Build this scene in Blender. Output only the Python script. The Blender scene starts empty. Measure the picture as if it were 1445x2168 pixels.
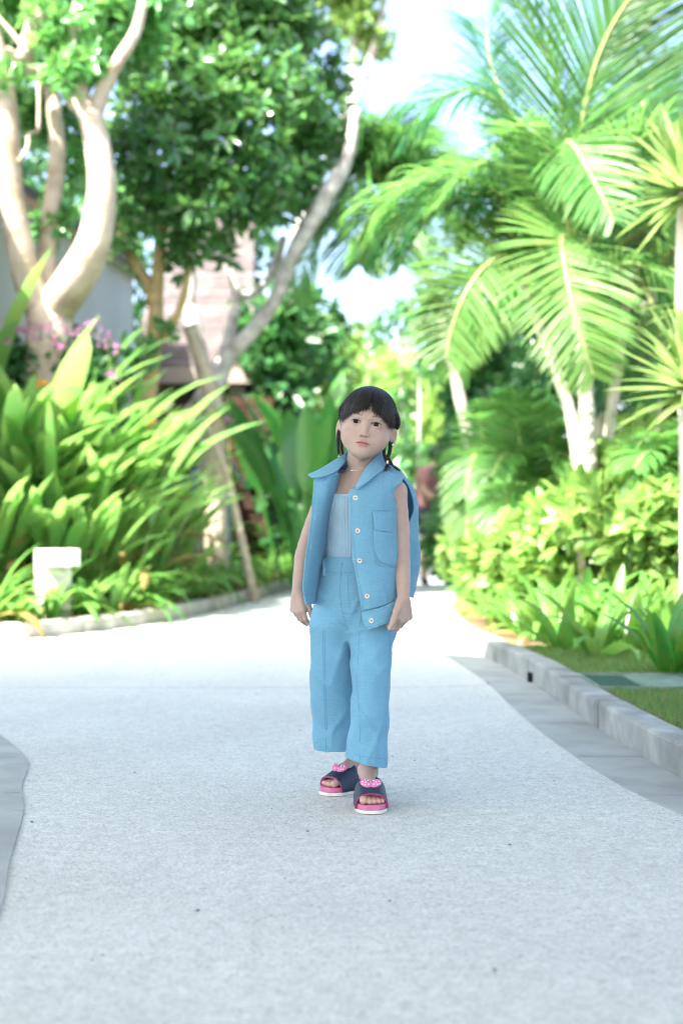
import bpy, math, random
import numpy as np
from mathutils import Vector, Matrix, Euler

# ------------------------------------------------------------------ camera, sky, sun, exposure
sc = bpy.context.scene
COL = sc.collection
CAM_H = 0.72
cam_d = bpy.data.cameras.new('camera')
cam = bpy.data.objects.new('camera', cam_d); COL.objects.link(cam)
cam.location = (0, 0, CAM_H); cam.rotation_euler = (math.radians(90), 0, 0)
cam_d.sensor_fit = 'VERTICAL'; cam_d.sensor_height = 36; cam_d.sensor_width = 24
cam_d.lens = 50; cam_d.shift_y = 24 / 2168
cam_d.clip_start = 0.05; cam_d.clip_end = 3000
cam_d.dof.use_dof = True; cam_d.dof.focus_distance = 3.62; cam_d.dof.aperture_fstop = 2.3
sc.camera = cam

SUN_EL, SUN_AZ = 52.0, -38.0         # sun behind the camera, to the left
sd = Vector((math.sin(math.radians(SUN_AZ)) * math.cos(math.radians(SUN_EL)),
             -math.cos(math.radians(SUN_AZ)) * math.cos(math.radians(SUN_EL)),
             math.sin(math.radians(SUN_EL))))
world = bpy.data.worlds.new('World'); sc.world = world; world.use_nodes = True
wn = world.node_tree; wn.nodes.clear()
sky = wn.nodes.new('ShaderNodeTexSky'); sky.sky_type = 'NISHITA'; sky.sun_disc = False
sky.sun_elevation = math.radians(SUN_EL)
sky.sun_rotation = math.atan2(sd.x, sd.y)
sky.air_density = 0.85; sky.dust_density = 3.5; sky.ozone_density = 1.0
bg = wn.nodes.new('ShaderNodeBackground'); bg.inputs['Strength'].default_value = 0.15
wo = wn.nodes.new('ShaderNodeOutputWorld')
wn.links.new(sky.outputs[0], bg.inputs[0]); wn.links.new(bg.outputs[0], wo.inputs[0])
sun_d = bpy.data.lights.new('sun', 'SUN'); sun_d.energy = 5.0; sun_d.angle = math.radians(0.53)
sun_d.color = (1.0, 0.955, 0.87)
sun = bpy.data.objects.new('sun', sun_d); COL.objects.link(sun)
sun.rotation_euler = sd.to_track_quat('Z', 'Y').to_euler()

sc.view_settings.view_transform = 'Standard'; sc.view_settings.look = 'None'
sc.view_settings.exposure = 2.36; sc.view_settings.gamma = 1.0
sc.view_settings.use_curve_mapping = False
sc.render.engine = 'CYCLES'
sc.cycles.filter_width = 1.05; sc.cycles.max_bounces = 10; sc.cycles.transparent_max_bounces = 8
sc.cycles.diffuse_bounces = 5; sc.cycles.transmission_bounces = 6

# ------------------------------------------------------------------ helpers
FPX, CX, HY = 3011.1, 722.5, 1108.0

def at(px, py, Y):
    """world point for a photograph pixel at a known distance Y from the camera"""
    return Vector(((px - CX) / FPX * Y, Y, CAM_H - (py - HY) / FPX * Y))

def gnd(px, py, z=0.0):
    Y = (CAM_H - z) * FPX / (py - HY)
    return Vector(((px - CX) / FPX * Y, Y, z))

def tag(o, label=None, cat=None, group=None, kind=None):
    if label: o['label'] = label
    if cat: o['category'] = cat
    if group: o['group'] = group
    if kind: o['kind'] = kind
    return o

def link(name, me, parent=None, mat=None):
    o = bpy.data.objects.new(name, me); COL.objects.link(o)
    if parent is not None: o.parent = parent
    if mat is not None and me is not None and len(me.materials) == 0: me.materials.append(mat)
    return o

def empty(name, loc=(0, 0, 0), rz=0):
    o = bpy.data.objects.new(name, None); COL.objects.link(o)
    o.location = loc; o.rotation_euler = (0, 0, rz); o.empty_display_size = 0.1
    return o

class MB:
    def __init__(s): s.v = []; s.f = []; s.uv = None
    def add(s, vs, fs):
        b = len(s.v); s.v.extend([tuple(v) for v in vs]); s.f.extend([tuple(i + b for i in f) for f in fs])
    def box(s, x0, x1, y0, y1, z0, z1):
        s.add([(x0,y0,z0),(x1,y0,z0),(x1,y1,z0),(x0,y1,z0),(x0,y0,z1),(x1,y0,z1),(x1,y1,z1),(x0,y1,z1)],
              [(0,3,2,1),(4,5,6,7),(0,1,5,4),(1,2,6,5),(2,3,7,6),(3,0,4,7)])
    def tube(s, pts, rad, n=8, cap=True, flat=None):
        pts = [Vector(p) for p in pts]; m = len(pts)
        if not hasattr(rad, '__len__'): rad = [rad] * m
        up = Vector((0.13, 0.9, 0.31)); vs = []; fs = []; prev = None
        for i, p in enumerate(pts):
            t = (pts[min(i+1, m-1)] - pts[max(i-1, 0)])
            t = t.normalized() if t.length > 1e-9 else Vector((0,0,1))
            a = prev if prev is not None else up
            a = a - t * a.dot(t)
            if a.length < 1e-4: a = Vector((1,0,0)) - t * t.x
            a.normalize(); b = t.cross(a); prev = a
            for k in range(n):
                th = 2*math.pi*k/n
                vs.append(p + (a*math.cos(th) + b*math.sin(th)*(flat or 1)) * rad[i])
        for i in range(m-1):
            for k in range(n):
                fs.append((i*n+k, i*n+(k+1)%n, (i+1)*n+(k+1)%n, (i+1)*n+k))
        if cap:
            fs.append(tuple(range(n-1,-1,-1))); fs.append(tuple((m-1)*n+k for k in range(n)))
        s.add(vs, fs)
    def mesh(s, name, smooth=True):
        me = bpy.data.meshes.new(name); me.from_pydata(s.v, [], s.f); me.update()
        if smooth and len(me.polygons): me.polygons.foreach_set('use_smooth', [True]*len(me.polygons))
        return me
    def build(s, name, mat, parent=None, smooth=True):
        me = s.mesh(name, smooth); me.materials.append(mat)
        return link(name, me, parent)

def np_mesh(name, V, F, mat=None, parent=None, smooth=True, col=None):
    me = bpy.data.meshes.new(name)
    V = np.asarray(V, dtype=np.float32); F = np.asarray(F, dtype=np.int32)
    me.vertices.add(len(V)); me.vertices.foreach_set('co', V.ravel())
    k = F.shape[1]
    me.loops.add(F.size); me.loops.foreach_set('vertex_index', F.ravel())
    me.polygons.add(len(F)); me.polygons.foreach_set('loop_start', np.arange(0, F.size, k, dtype=np.int32))
    try: me.polygons.foreach_set('loop_total', np.full(len(F), k, dtype=np.int32))
    except Exception: pass
    me.update(calc_edges=True); me.validate()
    if smooth: me.polygons.foreach_set('use_smooth', np.ones(len(me.polygons), dtype=bool))
    if col is not None:
        a = me.color_attributes.new('Col', 'FLOAT_COLOR', 'POINT')
        c = np.ones((len(V), 4), dtype=np.float32); c[:, :3] = col
        a.data.foreach_set('color', c.ravel())
    if mat: me.materials.append(mat)
    return link(name, me, parent)

def crom(pts, n):
    """Catmull-Rom through pts (any dimension), n samples per span"""
    P = np.array([tuple(p) for p in pts], dtype=float)
    P = np.vstack([2*P[0]-P[1], P, 2*P[-1]-P[-2]])
    out = []
    for i in range(1, len(P)-2):
        p0, p1, p2, p3 = P[i-1], P[i], P[i+1], P[i+2]
        for k in range(n):
            t = k/n
            out.append(0.5*((2*p1)+(-p0+p2)*t+(2*p0-5*p1+4*p2-p3)*t*t+(-p0+3*p1-3*p2+p3)*t**3))
    out.append(P[-2]); return np.array(out)

# ------------------------------------------------------------------ materials
MATS = {}
def mat(name, col, rough=0.6, spec=0.5, metal=0.0, var=0.0, vscale=8.0, bump=0.0, bscale=60.0, sss=0.0, coords='Object', detail=4, var_col=None, rnd=0.0):
    m = bpy.data.materials.new(name); m.use_nodes = True; nt = m.node_tree; N = nt.nodes; L = nt.links
    p = N['Principled BSDF']; MATS[name] = m
    p.inputs['Base Color'].default_value = (*col, 1); p.inputs['Roughness'].default_value = rough
    p.inputs['Specular IOR Level'].default_value = spec; p.inputs['Metallic'].default_value = metal
    tc = N.new('ShaderNodeTexCoord')
    if var > 0 or rnd > 0:
        nz = N.new('ShaderNodeTexNoise'); nz.inputs['Scale'].default_value = vscale; nz.inputs['Detail'].default_value = detail
        L.new(tc.outputs[coords], nz.inputs['Vector'])
        mx = N.new('ShaderNodeMix'); mx.data_type = 'RGBA'
        vc = var_col or tuple(c*(1-var) for c in col)
        c1 = tuple(min(1, c*(1+var*0.5)) for c in col)
        mx.inputs['A'].default_value = (*vc, 1); mx.inputs['B'].default_value = (*c1, 1)
        mr = N.new('ShaderNodeMapRange'); mr.inputs['From Min'].default_value = 0.3; mr.inputs['From Max'].default_value = 0.7
        L.new(nz.outputs['Fac'], mr.inputs['Value']); L.new(mr.outputs['Result'], mx.inputs['Factor'])
        out = mx.outputs['Result']
        if rnd > 0:
            oi = N.new('ShaderNodeObjectInfo'); hs = N.new('ShaderNodeHueSaturation')
            m2 = N.new('ShaderNodeMapRange'); m2.inputs['To Min'].default_value = 1-rnd; m2.inputs['To Max'].default_value = 1+rnd
            L.new(oi.outputs['Random'], m2.inputs['Value']); L.new(m2.outputs['Result'], hs.inputs['Value'])
            L.new(out, hs.inputs['Color']); out = hs.outputs['Color']
        L.new(out, p.inputs['Base Color'])
    if bump > 0:
        nb = N.new('ShaderNodeTexNoise'); nb.inputs['Scale'].default_value = bscale; nb.inputs['Detail'].default_value = 5
        L.new(tc.outputs[coords], nb.inputs['Vector'])
        bp = N.new('ShaderNodeBump'); bp.inputs['Strength'].default_value = bump; bp.inputs['Distance'].default_value = 0.01
        L.new(nb.outputs['Fac'], bp.inputs['Height']); L.new(bp.outputs['Normal'], p.inputs['Normal'])
    if sss > 0:
        p.inputs['Subsurface Weight'].default_value = sss
    return m

def leaf_mat(name, col, tcol, rough=0.38, trans=0.4, rnd=0.25, hue=0.03, vscale=3.0, spec=0.5, tip=None):
    """two-sided leaf: reflective green + translucent green, varied leaf to leaf and patch to patch"""
    m = bpy.data.materials.new(name); m.use_nodes = True; nt = m.node_tree; N = nt.nodes; L = nt.links
    p = N['Principled BSDF']; o = N['Material Output']; MATS[name] = m
    p.inputs['Roughness'].default_value = rough; p.inputs['Specular IOR Level'].default_value = spec
    oi = N.new('ShaderNodeObjectInfo'); tc = N.new('ShaderNodeTexCoord'); ge = N.new('ShaderNodeNewGeometry')
    nz = N.new('ShaderNodeTexNoise'); nz.inputs['Scale'].default_value = vscale; nz.inputs['Detail'].default_value = 2
    L.new(tc.outputs['Object'], nz.inputs['Vector'])
    ad = N.new('ShaderNodeMath'); ad.operation = 'ADD'
    L.new(ge.outputs['Random Per Island'], ad.inputs[0]); L.new(nz.outputs['Fac'], ad.inputs[1])
    ad2 = N.new('ShaderNodeMath'); ad2.operation = 'ADD'
    L.new(ad.outputs[0], ad2.inputs[0]); L.new(oi.outputs['Random'], ad2.inputs[1])
    mr = N.new('ShaderNodeMapRange'); mr.inputs['From Min'].default_value = 0.7; mr.inputs['From Max'].default_value = 2.3
    mr.inputs['To Min'].default_value = 1-rnd; mr.inputs['To Max'].default_value = 1+rnd
    L.new(ad2.outputs[0], mr.inputs['Value'])
    mh = N.new('ShaderNodeMapRange'); mh.inputs['To Min'].default_value = 0.5-hue; mh.inputs['To Max'].default_value = 0.5+hue
    fr = N.new('ShaderNodeMath'); fr.operation = 'FRACT'
    ml = N.new('ShaderNodeMath'); ml.operation = 'MULTIPLY'; ml.inputs[1].default_value = 7.31
    L.new(ad2.outputs[0], ml.inputs[0]); L.new(ml.outputs[0], fr.inputs[0]); L.new(fr.outputs[0], mh.inputs['Value'])
    def hs(c):
        h = N.new('ShaderNodeHueSaturation'); h.inputs['Color'].default_value = (*c, 1)
        L.new(mr.outputs['Result'], h.inputs['Value']); L.new(mh.outputs['Result'], h.inputs['Hue']); return h
    h1, h2 = hs(col), hs(tcol)
    L.new(h1.outputs[0], p.inputs['Base Color'])
    tr = N.new('ShaderNodeBsdfTranslucent'); L.new(h2.outputs[0], tr.inputs['Color'])
    ms = N.new('ShaderNodeMixShader'); ms.inputs[0].default_value = trans
    L.new(p.outputs[0], ms.inputs[1]); L.new(tr.outputs[0], ms.inputs[2]); L.new(ms.outputs[0], o.inputs['Surface'])
    return m

def path_material():
    """washed aggregate: small pale stones in cement, with faint large-scale wear"""
    m = bpy.data.materials.new('washed_aggregate'); m.use_nodes = True; nt = m.node_tree; N = nt.nodes; L = nt.links
    p = N['Principled BSDF']; p.inputs['Roughness'].default_value = 0.75; p.inputs['Specular IOR Level'].default_value = 0.3
    tc = N.new('ShaderNodeTexCoord')
    vo = N.new('ShaderNodeTexVoronoi'); vo.inputs['Scale'].default_value = 170
    L.new(tc.outputs['Object'], vo.inputs['Vector'])
    sep = N.new('ShaderNodeSeparateColor'); L.new(vo.outputs['Color'], sep.inputs[0])
    cr = N.new('ShaderNodeValToRGB'); L.new(sep.outputs[0], cr.inputs[0])
    E = cr.color_ramp.elements; E[0].position = 0.0; E[0].color = (0.37, 0.395, 0.37, 1); E[1].position = 1.0; E[1].color = (0.64, 0.68, 0.64, 1)
    e = E.new(0.07); e.color = (0.50, 0.532, 0.50, 1); e = E.new(0.5); e.color = (0.565, 0.602, 0.565, 1)
    mr = N.new('ShaderNodeMapRange'); mr.inputs['From Min'].default_value = 0.28; mr.inputs['From Max'].default_value = 0.62
    mr.inputs['To Min'].default_value = 1.0; mr.inputs['To Max'].default_value = 0.86
    L.new(vo.outputs['Distance'], mr.inputs['Value'])
    nz = N.new('ShaderNodeTexNoise'); nz.inputs['Scale'].default_value = 1.6; nz.inputs['Detail'].default_value = 6
    L.new(tc.outputs['Object'], nz.inputs['Vector'])
    nm = N.new('ShaderNodeTexNoise'); nm.inputs['Scale'].default_value = 24; nm.inputs['Detail'].default_value = 4
    L.new(tc.outputs['Object'], nm.inputs['Vector'])
    m1 = N.new('ShaderNodeMapRange'); m1.inputs['From Min'].default_value = 0.3; m1.inputs['From Max'].default_value = 0.7
    m1.inputs['To Min'].default_value = 0.93; m1.inputs['To Max'].default_value = 1.05; L.new(nz.outputs['Fac'], m1.inputs['Value'])
    m2 = N.new('ShaderNodeMapRange'); m2.inputs['From Min'].default_value = 0.3; m2.inputs['From Max'].default_value = 0.7
    m2.inputs['To Min'].default_value = 0.90; m2.inputs['To Max'].default_value = 1.06; L.new(nm.outputs['Fac'], m2.inputs['Value'])
    a = N.new('ShaderNodeMath'); a.operation = 'MULTIPLY'; L.new(mr.outputs[0], a.inputs[0]); L.new(m1.outputs[0], a.inputs[1])
    b = N.new('ShaderNodeMath'); b.operation = 'MULTIPLY'; L.new(a.outputs[0], b.inputs[0]); L.new(m2.outputs[0], b.inputs[1])
    vm = N.new('ShaderNodeVectorMath'); vm.operation = 'SCALE'; L.new(cr.outputs[0], vm.inputs[0]); L.new(b.outputs[0], vm.inputs['Scale'])
    L.new(vm.outputs[0], p.inputs['Base Color'])
    bp = N.new('ShaderNodeBump'); bp.inputs['Strength'].default_value = 0.35; bp.inputs['Distance'].default_value = 0.003; bp.invert = True
    L.new(vo.outputs['Distance'], bp.inputs['Height']); L.new(bp.outputs['Normal'], p.inputs['Normal'])
    return m

M_PATH = path_material()
M_CONC = mat('smooth_concrete', (0.33, 0.365, 0.350), 0.8, 0.3, var=0.22, vscale=5, bump=0.12, bscale=70, detail=8, rnd=0.05)
M_KERB = mat('kerb_stone', (0.31, 0.338, 0.318), 0.85, 0.25, var=0.42, vscale=5.5, bump=0.35, bscale=110, detail=9, rnd=0.07)
M_KERBL = mat('pale_kerb_stone', (0.45, 0.42, 0.38), 0.85, 0.25, var=0.25, vscale=9, bump=0.3, bscale=90, detail=8, rnd=0.08)
M_SOIL = mat('soil', (0.21, 0.145, 0.085), 0.95, 0.1, var=0.45, vscale=14, bump=0.8, bscale=40, detail=8)
M_TURF = mat('turf_base', (0.10, 0.17, 0.06), 0.95, 0.1, var=0.35, vscale=9, bump=0.6, bscale=120, var_col=(0.17, 0.14, 0.07))
M_SLATE = mat('dark_joint', (0.12, 0.12, 0.115), 0.9, 0.2)

# ------------------------------------------------------------------ ground, path, gutters, kerbs
def strip(name, A, B, z, matl, parent=None, thick=0.0):
    """sheet between two polylines of equal length"""
    mb = MB(); n = len(A)
    vs = [(a[0], a[1], z) for a in A] + [(b[0], b[1], z) for b in B]
    fs = [(i, i+1, n+i+1, n+i) for i in range(n-1)]
    mb.add(vs, fs)
    o = mb.build(name, matl, parent, smooth=False)
    return o

g = MB(); S = 400
g.add([(-S, -S, -0.02), (S, -S, -0.02), (S, S, -0.02), (-S, S, -0.02)], [(0, 1, 2, 3)])
ground = tag(g.build('ground', M_SOIL, smooth=False), kind='structure')

# right-hand lines (X, Y): path edge and kerb foot
PE = crom([(1.75, 0.2), (1.32, 1.6), (1.02, 2.7), (0.839, 3.50), (0.755, 4.0), (0.695, 4.75), (0.668, 5.5), (0.658, 6.4), (0.60, 7.3), (0.53, 8.3), (0.49, 9.2), (0.55, 10.8), (0.80, 12.6), (1.5, 14.6), (2.6, 16.6), (4.6, 18.8), (8, 21)], 6)
KF = crom([(2.00, 0.2), (1.58, 1.6), (1.22, 2.7), (1.045, 3.45), (0.955, 4.0), (0.905, 4.75), (0.882, 5.5), (0.858, 6.4), (0.80, 7.3), (0.725, 8.3), (0.69, 9.1), (0.75, 10.8), (1.0, 12.5), (1.7, 14.4), (2.8, 16.3), (4.8, 18.4), (8.2, 20.5)], 6)
LK = crom([(-9, 7.2), (-5, 7.9), (-3.2, 8.4), (-2.12, 8.80), (-1.80, 9.15), (-1.42, 10.0), (-1.12, 11.3), (-0.79, 13.5), (-0.50, 15.6), (0.3, 18.4), (1.8, 21.0), (4.2, 23.4), (8, 25.5)], 6)

# path: sheet from the left kerb line round to the gutter, cut at the curved joint
JY = 6.24
def joint_y(x):      # the joint line: nearly straight across, curling up at its right end
    return JY + 0.10 * max(0.0, (x - 0.10) / 0.56) ** 3
def path_sheet(name, near):
    mb = MB()
    if near:
        xs = np.linspace(-9.0, 0.66, 40)
        top = [(x, joint_y(x) - 0.004) for x in xs]
        bot = [p for p in PE if p[1] < 6.4]
        poly = [(-9, -7.0), (2.6, -7.0)] + [(p[0], p[1]) for p in bot] + top[::-1]
    else:
        xs = np.linspace(-9.0, 0.655, 40)
        low = [(x, joint_y(x) + 0.004) for x in xs]
        rt = [p for p in PE if p[1] > 6.40]
        poly = low + [(p[0], p[1]) for p in rt] + [(p[0] + 0.02, p[1] - 0.02) for p in LK[::-1]]
    vs = [(p[0], p[1], 0.0) for p in poly]
    mb.add(vs, [tuple(range(len(vs)))])
    return mb.build(name, M_PATH, smooth=False)
path = tag(path_sheet('path', True), kind='structure')
pf = path_sheet('path_panel', False); pf.parent = path
jx = np.linspace(-9, 0.66, 40)
strip('path_joint', [(x, joint_y(x) - 0.012) for x in jx], [(x, joint_y(x) + 0.012) for x in jx], -0.006, M_SLATE, path)

# gutter slabs on the right, each its own slab with open joints
gutter = tag(empty('gutter', (0.8, 5, 0)), kind='structure')
def gutter_slab(i0, i1, k):
    mb = MB()
    A = [tuple(p) for p in PE[i0:i1+1]]; B = [tuple(p) for p in KF[i0:i1+1]]
    def sh(a, b, t): return (a[0] + (b[0]-a[0])*t, a[1] + (b[1]-a[1])*t)
    A[0] = sh(A[0], A[1], 0.004/0.12); B[0] = sh(B[0], B[1], 0.004/0.12)
    n = len(A); zz = 0.004 + 0.0012 * (k % 2)
    vs = [(a[0], a[1], zz) for a in A] + [(b[0], b[1], zz - 0.001) for b in B] + [(a[0], a[1], -0.03) for a in A] + [(b[0], b[1], -0.03) for b in B]
    fs = [(i, n+i, n+i+1, i+1) for i in range(n-1)] + [(i, i+1, 2*n+i+1, 2*n+i) for i in range(n-1)]
    fs += [(0, 2*n, 3*n, n), (n-1, 2*n-1, 4*n-1, 3*n-1)]
    mb.add(vs, fs)
    o = mb.build('slab', M_CONC, None, smooth=False); o.parent = gutter; o.matrix_parent_inverse = Matrix.Translation(-gutter.location)
k = 0; i = 0
while i < len(PE) - 1:
    st = 3 if PE[i][1] < 10 else 6
    j = min(i + st, len(PE) - 1); gutter_slab(i, j, k); k += 1; i = j

# kerb stones
def kerb(name, line, side, h, w, matl, length, kindtag, r=0.012, upto=None, pit=True):
    root = tag(empty(name, (line[0][0], line[0][1], 0)), kind=kindtag)
    L = [Vector((p[0], p[1], 0)) for p in line]
    # resample by arc length
    cum = [0]
    for a, b in zip(L, L[1:]): cum.append(cum[-1] + (b-a).length)
    def P(s):
        s = max(0, min(cum[-1] - 1e-6, s))
        i = max(j for j in range(len(cum)) if cum[j] <= s)
        i = min(i, len(L)-2); t = (s - cum[i]) / (cum[i+1] - cum[i])
        return L[i].lerp(L[i+1], t)
    s = 0; rr = random.Random(5); q = 0
    while s < cum[-1] - 0.1:
        e = min(s + length * rr.uniform(0.93, 1.07), cum[-1]); g_ = 0.003
        dz = rr.uniform(-0.003, 0.003); dn = rr.uniform(-0.004, 0.004)
        prof = [(0 , -0.03), (0, h - r), (r*0.3, h - r*0.3), (r, h), (w - r, h), (w, h - r), (w, -0.03)]
        m = max(2, int((e - s)/0.12)); vs = []; fs = []; n = len(prof)
        for a in range(m+1):
            ss = s + g_ + (e - s - 2*g_) * a / m
            p = P(ss); t = (P(ss+0.05) - P(ss-0.05)).normalized(); nn = Vector((t.y, -t.x, 0)) * side
            for (dx, z) in prof: vs.append(p + nn * (dx + dn) + Vector((0, 0, z + (dz if z > 0 else 0))))
        for a in range(m):
            for b in range(n-1):
                fq = (a*n+b, a*n+b+1, (a+1)*n+b+1, (a+1)*n+b)
                fs.append(fq if side > 0 else fq[::-1])
        fs.append(tuple(range(n))); fs.append(tuple(m*n + b for b in range(n-1, -1, -1)))
        mb = MB(); mb.add(vs, fs); o = mb.build('kerb_stone', matl, None, smooth=False)
        o.parent = root; o.matrix_parent_inverse = Matrix.Translation(-root.location)
        s = e; q += 1
    return root
kr = kerb('kerb', [p for p in KF if p[1] > 1.0], 1, 0.10, 0.105, M_KERB, 0.78, 'structure')
kl = kerb('kerb', [p for p in LK if p[0] > -6], -1, 0.098, 0.14, M_KERBL, 0.85, 'structure')
# dark drain slot through the near kerb
sl = MB(); pS = at(1127, 1440, 6.43); sl.box(pS.x-0.022, pS.x+0.02, pS.y-0.03, pS.y+0.03, 0.004, 0.045)
so = sl.build('drain_slot', mat('drain_dark', (0.015, 0.016, 0.016), 0.9, 0.1), None, smooth=False)
so.parent = kr; so.matrix_parent_inverse = Matrix.Translation(-kr.location)

# smooth concrete apron in the lower left corner: curved slabs
apron = tag(empty('apron', (-1.1, 3.6, 0)), kind='structure')
AE = crom([(-0.60, 0.6), (-0.57, 1.4), (-0.585, 2.1), (-0.633, 2.64), (-0.70, 3.0), (-0.79, 3.54), (-0.865, 3.85), (-0.912, 4.13), (-0.955, 4.32), (-1.03, 4.52), (-1.15, 4.80), (-1.35, 5.15), (-1.9, 5.6), (-3, 6.0)], 4)
cuts = [0, 6, 11, 16, 20, 23, 26, 30, 34, 38, 44, len(AE)-1]
for a, b in zip(cuts, cuts[1:]):
    A = [Vector((*AE[i], 0)) for i in range(a, b+1)]
    d = (A[1]-A[0]).normalized(); A[0] = A[0] + d*0.003
    B = []
    for i, p in enumerate(A):
        ii = a + i; t = Vector((*(AE[min(ii+1, len(AE)-1)] - AE[max(ii-1, 0)]), 0)).normalized()
        B.append(p + Vector((-t.y, t.x, 0)) * 0.34)
    n = len(A); vs = [(p.x, p.y, 0.005) for p in A] + [(p.x, p.y, 0.005) for p in B] + [(p.x, p.y, -0.02) for p in A]
    fs = [(i, i+1, n+i+1, n+i) for i in range(n-1)] + [(i, 2*n+i, 2*n+i+1, i+1) for i in range(n-1)]
    mb = MB(); mb.add(vs, fs); o = mb.build('slab', M_CONC, None, smooth=False)
    o.parent = apron; o.matrix_parent_inverse = Matrix.Translation(-apron.location)
# its own kerb, outside the picture
AK = [Vector((p[0], p[1])) for p in AE]
AKo = []
for i, p in enumerate(AE):
    t = Vector((*(AE[min(i+1, len(AE)-1)] - AE[max(i-1, 0)]), 0)).normalized()
    AKo.append((p[0] - t.y*0.34, p[1] + t.x*0.34))

# bed soil and lawn behind the kerbs
def bed(name, poly, z, matl, kind, res=0):
    mb = MB(); mb.add([(p[0], p[1], z) for p in poly], [tuple(range(len(poly)))])
    return tag(mb.build(name, matl, None, smooth=False), kind=kind)
kin = []
for i, p in enumerate(KF):
    t = KF[min(i+1, len(KF)-1)] - KF[max(i-1, 0)]; t = t/np.linalg.norm(t)
    kin.append((p[0] + t[1]*0.09, p[1] - t[0]*0.09))
bed('bed_soil', [p for p in kin] + [(30, 19), (30, 0.2)], 0.075, M_SOIL, 'structure')
lin = []
for i, p in enumerate(LK):
    t = LK[min(i+1, len(LK)-1)] - LK[max(i-1, 0)]; t = t/np.linalg.norm(t)
    lin.append((p[0] - t[1]*0.12, p[1] + t[0]*0.12))
bed('bed_soil', lin[::-1] + [(-30, 7), (-30, 40), (8, 40)], 0.08, M_SOIL, 'structure')
lawn_poly = [p for p in kin if 0.8 < p[1] < 7.35]
turf = bed('lawn_soil', lawn_poly + [(1.05, 7.5), (1.35, 7.25), (1.7, 7.05), (2.6, 6.9), (6, 6.5), (6, 0.8)], 0.084, M_TURF, 'structure')

# grit and dry bits scattered on the path, too small to pick apart
gr_ = random.Random(77); mb = MB()
for i in range(90):
    y = gr_.uniform(1.9, 7.0); x = gr_.uniform(-0.9, 0.62) * min(1, y / 3.5); r = gr_.uniform(0.0012, 0.0034); a = gr_.uniform(0, 6.28)
    ux, uy = math.cos(a) * r * gr_.uniform(1, 2.2), math.sin(a) * r * gr_.uniform(1, 2.2); z = 0.0015
    mb.add([(x - ux, y - uy, z), (x + uy * 0.6, y - ux * 0.6, z), (x + ux, y + uy, z), (x - uy * 0.6, y + ux * 0.6, z), (x, y, z + r * 0.9)], [(0, 1, 4), (1, 2, 4), (2, 3, 4), (3, 0, 4)])
tag(mb.build('path_grit', mat('dark_grit', (0.16, 0.13, 0.10), 0.9, 0.2, var=0.5, vscale=3), None, smooth=False), 'small dark grit and dry bits scattered on the pale path', 'grit', None, 'stuff')
# ------------------------------------------------------------------ implicit-surface modelling helpers (numpy surface nets)
def sdf_mesh(f, lo, hi, h, B=8, cull=1.7):
    lo = np.array(lo, dtype=np.float64); hi = np.array(hi, dtype=np.float64)
    nb = np.ceil((hi - lo) / (h * B)).astype(int); n = nb * B
    bi = np.stack(np.meshgrid(*[np.arange(k) for k in nb], indexing='ij'), -1).reshape(-1, 3)
    d = f(((bi + 0.5) * B * h + lo).astype(np.float32))
    bi = bi[np.abs(d) < cull * 0.866 * B * h]
    nc = n + 1
    off = np.stack(np.meshgrid(*[np.arange(B + 1)] * 3, indexing='ij'), -1).reshape(-1, 3)
    ids = (bi[:, None, :] * B + off[None]).reshape(-1, 3)
    fl = np.unique((ids[:, 0] * nc[1] + ids[:, 1]) * nc[2] + ids[:, 2])
    D = np.full(nc[0] * nc[1] * nc[2], 1.0, dtype=np.float32)
    for s in range(0, len(fl), 600000):
        q = fl[s:s + 600000]
        P = np.stack([q // (nc[1] * nc[2]), (q // nc[2]) % nc[1], q % nc[2]], -1) * h + lo
        D[q] = f(P.astype(np.float32))
    off = np.stack(np.meshgrid(*[np.arange(B)] * 3, indexing='ij'), -1).reshape(-1, 3)
    C = (bi[:, None, :] * B + off[None]).reshape(-1, 3)
    st = np.array([nc[1] * nc[2], nc[2], 1])
    cf = C @ st
    cor = [(a, b, c) for a in (0, 1) for b in (0, 1) for c in (0, 1)]
    vals = np.stack([D[cf + np.dot(c, st)] for c in cor], -1)
    neg = vals < 0; m = neg.any(1) & ~neg.all(1)
    C = C[m]; cf = cf[m]; vals = vals[m]; neg = neg[m]
    acc = np.zeros((len(C), 3)); cnt = np.zeros(len(C))
    ca = np.array(cor, dtype=float)
    for i in range(8):
        for j in range(i + 1, 8):
            if np.abs(ca[i] - ca[j]).sum() != 1: continue
            x = neg[:, i] != neg[:, j]
            t = vals[x, i] / (vals[x, i] - vals[x, j])
            acc[x] += ca[i] + (ca[j] - ca[i]) * t[:, None]; cnt[x] += 1
    V = (C + acc / cnt[:, None]) * h + lo
    vid = np.full(len(D), -1, dtype=np.int32); vid[cf] = np.arange(len(C))
    F = []
    for ax in range(3):
        u, w = (ax + 1) % 3, (ax + 2) % 3
        a = cf; s0 = D[a] < 0; s1 = D[a + st[ax]] < 0
        x = s0 != s1; q = a[x]; sg = s0[x]
        ok = (C[x, u] > 0) & (C[x, w] > 0)
        q = q[ok]; sg = sg[ok]
        quad = np.stack([vid[q], vid[q - st[u]], vid[q - st[u] - st[w]], vid[q - st[w]]], -1)
        good = (quad >= 0).all(1); quad = quad[good]; sg = sg[good]
        quad[~sg] = quad[~sg][:, ::-1]
        F.append(quad)
    F = np.concatenate(F)
    for _ in range(1):
        e = h * 0.4; g = np.zeros_like(V); P = V.astype(np.float32); d = f(P)
        for ax in range(3):
            q = P.copy(); q[:, ax] += e
            g[:, ax] = (f(q) - d) / e
        gl = np.maximum((g * g).sum(1), 0.15)
        stp = g * (d / gl)[:, None]
        ln = np.linalg.norm(stp, axis=1); stp *= np.minimum(1, h * 0.7 / np.maximum(ln, 1e-9))[:, None]
        V = V - stp
    return V, F

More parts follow.
